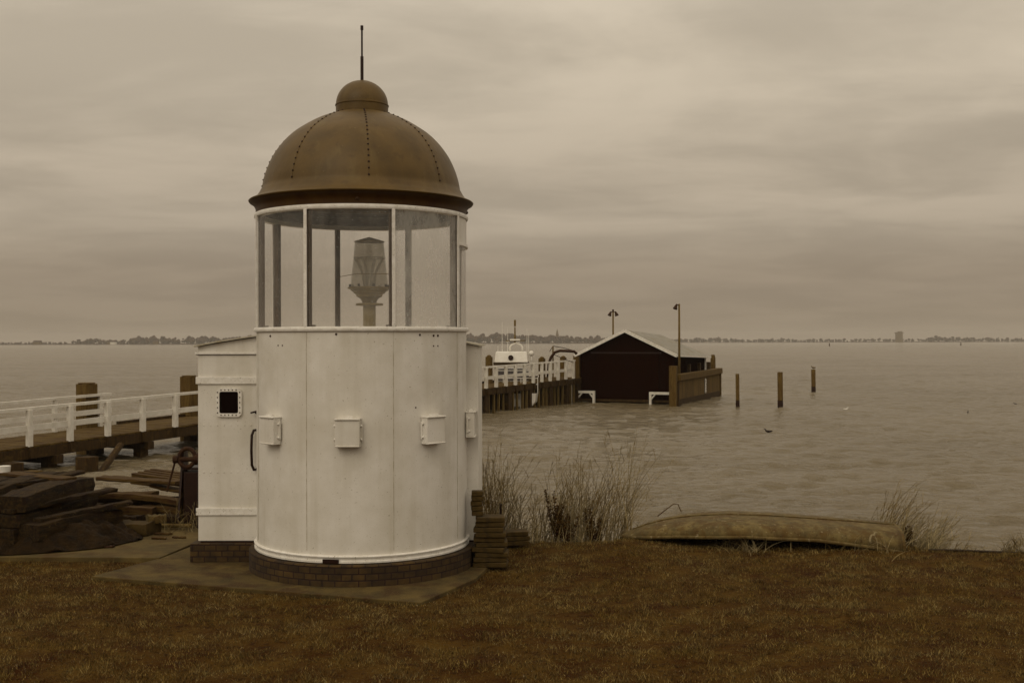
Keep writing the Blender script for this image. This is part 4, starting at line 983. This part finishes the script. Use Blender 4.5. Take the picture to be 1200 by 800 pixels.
for i, (px, py, w_, lab) in enumerate(((190, 627, .20, 'flat wood chip lying behind the others on the concrete'), (187, 632, .16, 'wood chip nearest the stone block on the concrete'), (210, 631, .15, 'wood chip nearest the annex on the concrete'), (128, 642, .08, 'tiny dark lump of dirt on the bare concrete'))):
    q = gnd(px, py); o = balk(w_, .05, .02, 95+i, M_woodx if i < 3 else M_iron, 'wood_chip', .004); put(o, q+Vector((0, 0, .03)), random.uniform(-25, 25)); tag(o, lab, 'wood chip', 'chips scattered on the concrete')
# winch
WX, WY = -4.06, 14.1
wn = empty('hand_winch', (WX, WY, .01), 'rusty iron hand winch with crank standing left of the annex', 'winch')
m = MB()
for sx in (-.11, .13): m.beam((WX+sx, WY-.22, .01), (WX+sx*.9, WY-.02, .98), .03, .12); m.beam((WX+sx, WY+.25, .01), (WX+sx*.9, WY+.02, .98), .03, .12)
m.box((WX+.05, WY, .36), (.24, .34, .68)); m.box((WX+.07, WY, .745), (.30, .36, .03)); m.build('stand', M_black, wn, bevel=.006)
m = MB(); pts = [(WX-.03, WY-.12+.17*math.cos(t)*0, .86) for t in ()]
ring = [(WX-.03+.10*math.cos(R(t)), WY-.15+.02*math.sin(R(t)), .88+.115*math.sin(R(t))) for t in range(0, 361, 20)]
m.tube(ring, .028, 8, caps=False); m.build('gear_wheel', M_iron, wn, smooth=True)
m = MB(); m.cyl((WX-.20, WY-.15, .86), (WX+.34, WY-.15, .86), .030, n=10); m.cyl((WX-.2, WY-.15, .86), (WX-.14, WY-.15, .86), .05, n=10); m.cyl((WX+.05, WY-.12, .86), (WX+.24, WY-.12, .86), .075, n=14); m.build('shaft', M_iron, wn, smooth=True, auto=50)
m = MB(); m.tube([(WX-.17, WY-.16, .86), (WX-.27, WY-.2, .46)], .013, 7); m.build('crank', M_iron, wn)

# ------------------------------------------------------------------ paving tiles stacked right of the tower
rnd = random.Random(4); tiles = []
def tile(x, y, z, w_, d_, rot, lab, tx=0):
    m = MB(); m.box((0, 0, 0), (w_, d_, .046)); o = m.build('paving_tile', M_tile, bevel=.006)
    o.location = (x, y, z); o.rotation_euler = (R(tx), R(rnd.uniform(-1.2, 1.2)), R(rot)); tag(o, lab, 'paving tile', 'paving tiles stacked by the tower'); tiles.append(o)
ordn = ['bottom', 'second', 'third', 'fourth', 'fifth', 'sixth', 'seventh', 'eighth', 'ninth', 'tenth']
NT = 10
for k_ in range(NT):
    tile(-.215-.004*k_+rnd.uniform(-.022, .022), 11.56+rnd.uniform(-.02, .02), .028+k_*.0515, .35-.006*k_, .25, rnd.uniform(-8, 8)-3, 'bottom paving tile of the broad stack' if k_ == 0 else 'paving tile of the broad stack, topmost full-width one' if k_ == NT-1 else 'paving tile of the broad stack, %s from below' % ordn[k_])
for k_ in range(5):
    tile(-.365+rnd.uniform(-.008, .008), 11.60+rnd.uniform(-.006, .006), .028+(NT+k_)*.0515, .12, .14, rnd.uniform(-6, 6), ['lowest', 'second', 'middle', 'fourth', 'topmost'][k_]+' narrow half tile piled on the broad paving stack against the tower')
tile(.02, 12.75, .03, .30, .22, 10, 'paving tile under the small separate pile beside the broad stack')
tile(.03, 12.76, .082, .30, .22, 14, 'paving tile in the middle of the small separate pile beside the broad stack')
tile(.02, 12.77, .134, .30, .22, 8, 'top paving tile of the small separate pile beside the broad stack')

# ------------------------------------------------------------------ upturned rowing boat on the bank
def rowboat():
    A = Vector((1.24, 12.98, .0)); B = Vector((4.36, 12.50, .0)); D = (B-A); L_ = D.length; D.normalize(); Nn = Vector((-D.y, D.x, 0))
    root = empty('rowing_boat', (A+B)/2, 'faded upturned rowing boat lying keel-up along the grass edge', 'rowing boat')
    def hb(t): return .66*min(1, math.sin(min(1, (t+.01)/.45)*math.pi/2)**.62)*(1-.22*max(0, t-.55)/.45)
    KT = [(0, .01), (.05, .085), (.10, .145), (.18, .215), (.28, .262), (.40, .285), (.55, .28), (.70, .258), (.85, .235), (1, .205)]
    GT_ = [(0, .0), (.1, .04), (.22, .09), (.45, .125), (.7, .10), (.86, .04), (1, -.03)]
    def itp(P, t):
        for (a, ya), (b, yb) in zip(P, P[1:]):
            if t <= b: return ya+(yb-ya)*(t-a)/(b-a)
        return P[-1][1]
    ns = 40; prof_ = 16; vs = []; fs = []
    def ring(t, inset=0.0):
        h, k, g = hb(t)-inset, itp(KT, t)-inset, itp(GT_, t); out = []
        for j in range(prof_+1):
            th = math.pi*j/prof_; cx = -math.cos(th); sz = math.sin(th)
            px_ = (abs(cx)**.62)*(1 if cx > 0 else -1); pz_ = sz**.62
            # far side sinks down the bank
            gz = g-.10*(px_+1)/2
            out.append(A+D*(t*L_)+Nn*(px_*h+.30)+Vector((0, 0, gz+(k-gz)*pz_)))
        return out
    for i in range(ns+1): vs += ring(i/ns)
    n = prof_+1
    for i in range(ns):
        for k_ in range(prof_): a = i*n+k_; fs.append((a, a+1, a+n+1, a+n))
    m = MB(); m.add(vs, fs); h = m.build('hull', M_hullold, root, smooth=True)
    sd = h.modifiers.new('thick', 'SOLIDIFY'); sd.thickness = .02; sd.offset = -1
    r = ring(1.0); m = MB(); back = [q+D*.03 for q in r]; m.add([q for q in r]+back, [tuple(range(n)), tuple(range(2*n-1, n-1, -1))]+[(i, i+1, i+1+n, i+n) for i in range(n-1)]+[(n-1, 0, n, 2*n-1)])
    m.build('transom', M_hullold, root)
    for sd_ in (0, prof_):
        m = MB(); m.tube([ring(i/ns)[sd_]+Vector((0, 0, .012)) for i in range(1, ns+1)], .022, 6); m.build('gunwale', M_hullold, root, smooth=True)
    m = MB(); m.tube([ring(i/ns)[prof_//2]+Vector((0, 0, .006)) for i in range(2, ns+1)], .008, 6); m.build('keel', M_hullold, root, smooth=True)
    m = MB(); m.beam(A+D*.5+Nn*.35+Vector((0, 0, .045)), B-D*.4+Nn*.35+Vector((0, 0, .03)), .5, .05); m.build('under_hull_shade', M_hulld, root)  # shade of the gap under the hull, put in as a near-black slab
    # bowed rope behind
    return root
rowboat()
m = MB(); m.tube([at(770, 605, 13.6), at(780, 597, 13.6), at(789, 590.5, 13.6), at(794, 591, 13.6), at(798, 600, 13.6)], .006, 5)
tag(m.build('rope_loop', M_reedd), 'thin dark loop of rope sticking up behind the boat bow', 'rope')
m = MB()
eb = []
for (px, py) in ((790, 639), (850, 639.5), (960, 643), (1060, 645.5), (1120, 646), (1210, 650)): eb.append(gnd(px, py)+Vector((0, .06, -.03)))
for a, b in zip(eb, eb[1:]): m.beam(a+Vector((0, 0, -.015)), b+Vector((0, 0, -.015)), .07, .09)
tag(m.build('edging_board', M_balk), 'weathered edging board along the bank in front of the boat', 'edging')

# ------------------------------------------------------------------ reeds and weeds
def blade(vs, fs, base, lean, L_, w_, segs=4, droop=.3, rnd=random):
    """a narrow curved strip"""
    d = Vector((lean[0], lean[1], 1)).normalized(); side = Vector((-d.y, d.x, 0))
    if side.length < 1e-3: side = Vector((1, 0, 0))
    a = rnd.uniform(0, math.pi); side = Vector((math.cos(a), math.sin(a), 0)); p = Vector(base); n0 = len(vs)
    for i in range(segs+1):
        t = i/segs; ww = w_*(1-t)**.7
        vs.append(p-side*ww/2); vs.append(p+side*ww/2)
        d2 = Vector((d.x*(1+droop*3*t), d.y*(1+droop*3*t), d.z*(1-droop*1.4*t))).normalized(); p = p+d2*(L_/segs)
    for i in range(segs): a = n0+i*2; fs.append((a, a+1, a+3, a+2))
def reed_clump(name, spots, count, hr, lean, label, seed, leafy=True, plume=.25, litter=200, mt=M_reed, cat='reeds', r0=.004, darkfrac=0):
    """spots: (x, y, spread, hmul)"""
    rnd = random.Random(seed); sv, sf, lv, lf, pv, pf = [], [], [], [], [], []
    stems = MB(); plumes = MB(); X0 = Vector((spots[0][0], spots[0][1], ground_z(spots[0][0], spots[0][1])))
    for i in range(count):
        sx, sy, spd, hm = rnd.choice(spots); x = rnd.gauss(sx, spd); y = rnd.gauss(sy, .18); z = ground_z(x, y)-.03
        h = rnd.uniform(*hr)*hm*(1-.25*rnd.random()**2); lx = rnd.gauss(lean, .20); ly = rnd.gauss(0, .15)
        p0 = Vector((x, y, z)); pts = []
        for k in range(5):
            t = k/4; pts.append(p0+Vector((lx*h*t*(.5+.6*t), ly*h*t, h*t*(1-.10*t*abs(lx)*2))))
        stems.tube(pts, [r0, r0*.9, r0*.75, r0*.6, r0*.4], 3, caps=False)
        if leafy:
            for q in range(rnd.randint(3, 7)):
                t = rnd.uniform(.25, .95); k = min(3, int(t*4)); p = pts[k].lerp(pts[k+1], t*4-k)
                a = rnd.uniform(-1, 1); blade(lv, lf, p, (a*1.1+lean*2+.35, rnd.uniform(-.6, .6)), rnd.uniform(.08, .24), .007, 3, .35, rnd)
        if rnd.random() < plume:
            d_ = (pts[4]-pts[3]).normalized()
            for q in range(5): blade(lv, lf, pts[4]-d_*rnd.uniform(0, .08), (d_.x*1.5+rnd.uniform(-.3, .3)+lean, rnd.uniform(-.3, .3)), rnd.uniform(.04, .10), .006, 2, .2, rnd)
    for i in range(litter):
        sx, sy, spd, hm = rnd.choice(spots); x = rnd.gauss(sx, spd*1.25); y = rnd.gauss(sy-.05, .22); z = ground_z(x, y)-.01
        blade(lv, lf, (x, y, z), (rnd.uniform(-1.1, 1.1), rnd.uniform(-1, .6)), rnd.uniform(.12, .40), .008, 4, .55, rnd)
    root = empty(name, X0, label, cat)
    stems.build('stems', mt, root)
    m = MB(); m.add(lv, lf); m.build('leaves', mt, root)
    if pv: m = MB(); m.add(pv, pf); m.build('plumes', M_reedd, root)
    return root
def dock(x, y, h, seed, label):
    rnd = random.Random(seed); z = ground_z(x, y); root = empty('dock_plant', (x, y, z), label, 'plant', 'dark seeded dock plants')
    st_ = MB(); hd = MB()
    for k in range(7):
        lx, ly = rnd.gauss(-.05, .14), rnd.gauss(0, .1); hh = h*rnd.uniform(.6, 1); pts = [Vector((x+lx*hh*t, y+ly*hh*t, z-.02+hh*t)) for t in (0, .4, .7, 1)]
        st_.tube(pts, [.006, .005, .004, .002], 4)
        for q in range(70):
            t = rnd.uniform(.40, 1); p = pts[0].lerp(pts[3], t); rr_ = .040*(1.15-t)+.004
            hd.ball(p+Vector((rnd.gauss(0, rr_), rnd.gauss(0, rr_), rnd.gauss(0, .01))), rnd.uniform(.006, .013), 4, 3)
    st_.build('stem', M_reedd, root); tag(hd.build('seed_heads', M_reedd, root), kind='stuff')
reed_clump('reed_clump', [(-.28, 13.6, .07, 1.15), (-.2, 13.75, .10, 1.0), (-.10, 13.9, .10, .8)], 130, (.8, 1.22), .05, 'tall dark dry reeds rising against the annex corner', 11, litter=160)
reed_clump('reed_clump', [(.2, 13.75, .15, .7), (.5, 13.7, .13, .95), (.85, 13.7, .15, 1.1), (.7, 13.7, .15, 1.1), (.95, 13.7, .15, 1.2), (1.25, 13.75, .12, 1.15)], 330, (.5, 1.32), .12, 'wide clump of dry reeds left of the upturned boat', 12, litter=700)
reed_clump('reed_clump', [(4.45, 13.15, .10, 1), (4.65, 13.1, .12, 1.0), (4.8, 13.0, .10, .8)], 230, (.35, .85), .40, 'dry wind-bent reeds behind the boat stern', 13, litter=420)
reed_clump('weed_tuft', [(5.62, 12.5, .05, 1)], 26, (.12, .24), .0, 'small leafy weed tuft on the bank near the right edge', 14, litter=60, cat='weed')
reed_clump('weed_tuft', [(5.15, 12.65, .16, 1)], 14, (.14, .30), .3, 'sparse weed stalks between the boat reeds and the right tuft', 15, litter=30, cat='weed')
reed_clump('weed_tuft', [(5.95, 12.4, .06, 1)], 16, (.05, .10), .0, 'lowest leafy weed right at the right picture edge', 16, litter=40, cat='weed')
reed_clump('grass_tuft', [(2.6, 12.62, .10, 1)], 4, (.08, .12), .0, 'pale dead grass tuft leaning on the middle of the boat', 17, litter=130, cat='grass tuft')
reed_clump('grass_tuft', [(4.0, 12.52, .25, 1)], 10, (.10, .25), -.3, 'pale dead grass strands lying against the boat stern', 18, litter=150, cat='grass tuft')
reed_clump('grass_tuft', [(-3.95, 13.75, .10, 1)], 26, (.2, .45), .0, 'dry weeds growing at the foot of the winch', 19, litter=60, cat='grass tuft')
dock(.55, 13.5, .78, 31, 'dark seeded dock plant, left one in the wide reed clump')
dock(.66, 13.45, .62, 32, 'dark seeded dock plant, shorter one beside its taller neighbour')
dock(1.0, 13.5, .60, 33, 'dark seeded dock plant toward the right of the wide reed clump')
dock(4.72, 13.05, .52, 34, 'dark seeded dock plant behind the boat stern')
dock(4.55, 13.1, .36, 35, 'low dark dock plant just left of the one behind the stern')

# ------------------------------------------------------------------ grass (uncountable)
def grass():
    N_ = 520000
    y = np.sqrt(rng.uniform(5.6**2, 13.9**2, N_)); x = rng.uniform(-.62, .62, N_)*y
    keep = []; zs = []
    rb2 = 1.19**2
    SL = [(p.x, p.y) for p in SLAB]
    for xi, yi in zip(x, y):
        e = edge_y(xi, False)
        if yi > e+(.5 if not 1.2 < xi < 4.6 else .12) or (xi-TX)**2+(yi-TY)**2 < rb2: keep.append(False); zs.append(0); continue
        if xi < -3.4 and yi > 11.95+.12*noise.noise(Vector((xi*3, 0, 0))): keep.append(False); zs.append(0); continue
        if xi < 0 and yi > 9.7:
            jr = .10*rng.random()**3
            jx, jy = xi+.16*noise.noise(Vector((xi*3, yi*3, 0)))-.02, yi+.26*noise.noise(Vector((xi*2.4, yi*2.4, 9)))-.05-jr
            if inside(SL, jx, jy+.0): keep.append(False); zs.append(0); continue
        dn = noise.noise(Vector((xi*1.6, yi*1.6, 3)))*.5+.5
        if rng.random() > .45+.7*dn: keep.append(False); zs.append(0); continue
        keep.append(True); zs.append(ground_z(xi, yi))
    keep = np.array(keep); x = x[keep]; y = y[keep]; z = np.array(zs)[keep]; n = len(x)
    cl_ = np.array([noise.noise(Vector((a_1*3.2, b_1*4.5, 11)))+.6*noise.noise(Vector((a_1*9, b_1*12, 2))) for a_1, b_1 in zip(x, y)]); h = rng.uniform(.009, .025, n)*(.7+.6*rng.random(n))*np.clip(1+1.3*cl_, .25, 2.2); a = rng.uniform(0, 2*np.pi, n); w_ = rng.uniform(.0018, .0045, n)
    tall = rng.random(n) < .02; h[tall] *= 1.8
    lx = rng.normal(0, .65, n)*h; ly = rng.normal(0, .65, n)*h
    v = np.empty((n, 3, 3), dtype=np.float32)
    v[:, 0] = np.stack([x-np.cos(a)*w_, y-np.sin(a)*w_, z-.004], 1); v[:, 1] = np.stack([x+np.cos(a)*w_, y+np.sin(a)*w_, z-.004], 1)
    v[:, 2] = np.stack([x+lx, y+ly, z+h], 1)
    me = bpy.data.meshes.new('grass'); me.vertices.add(n*3); me.vertices.foreach_set('co', v.ravel())
    me.loops.add(n*3); me.loops.foreach_set('vertex_index', np.arange(n*3, dtype=np.int32))
    me.polygons.add(n); me.polygons.foreach_set('loop_start', np.arange(0, n*3, 3, dtype=np.int32)); me.polygons.foreach_set('loop_total', np.full(n, 3, dtype=np.int32))
    me.update(); me.materials.append(M_grass)
    o = bpy.data.objects.new('grass', me); scn.collection.objects.link(o)
    tag(o, 'short brown winter grass covering the bank', 'grass', kind='stuff')
grass()

# ------------------------------------------------------------------ haze
HZ = 0.00018
m = MB(); m.box((0, 1500, 12.5), (9000, 3500+100, 32)); hz = m.build('haze', bpy.data.materials.new('haze_air'))
hm = hz.data.materials[0]; hm.use_nodes = True; nt = hm.node_tree; nt.nodes.clear()
pv = nt.nodes.new('ShaderNodeVolumePrincipled'); pv.inputs['Color'].default_value = (.92, .90, .86, 1); pv.inputs['Density'].default_value = HZ; pv.inputs['Anisotropy'].default_value = 0
out = nt.nodes.new('ShaderNodeOutputMaterial'); nt.links.new(pv.outputs[0], out.inputs['Volume'])
tag(hz, 'pale damp haze over the lake', 'haze', kind='stuff')
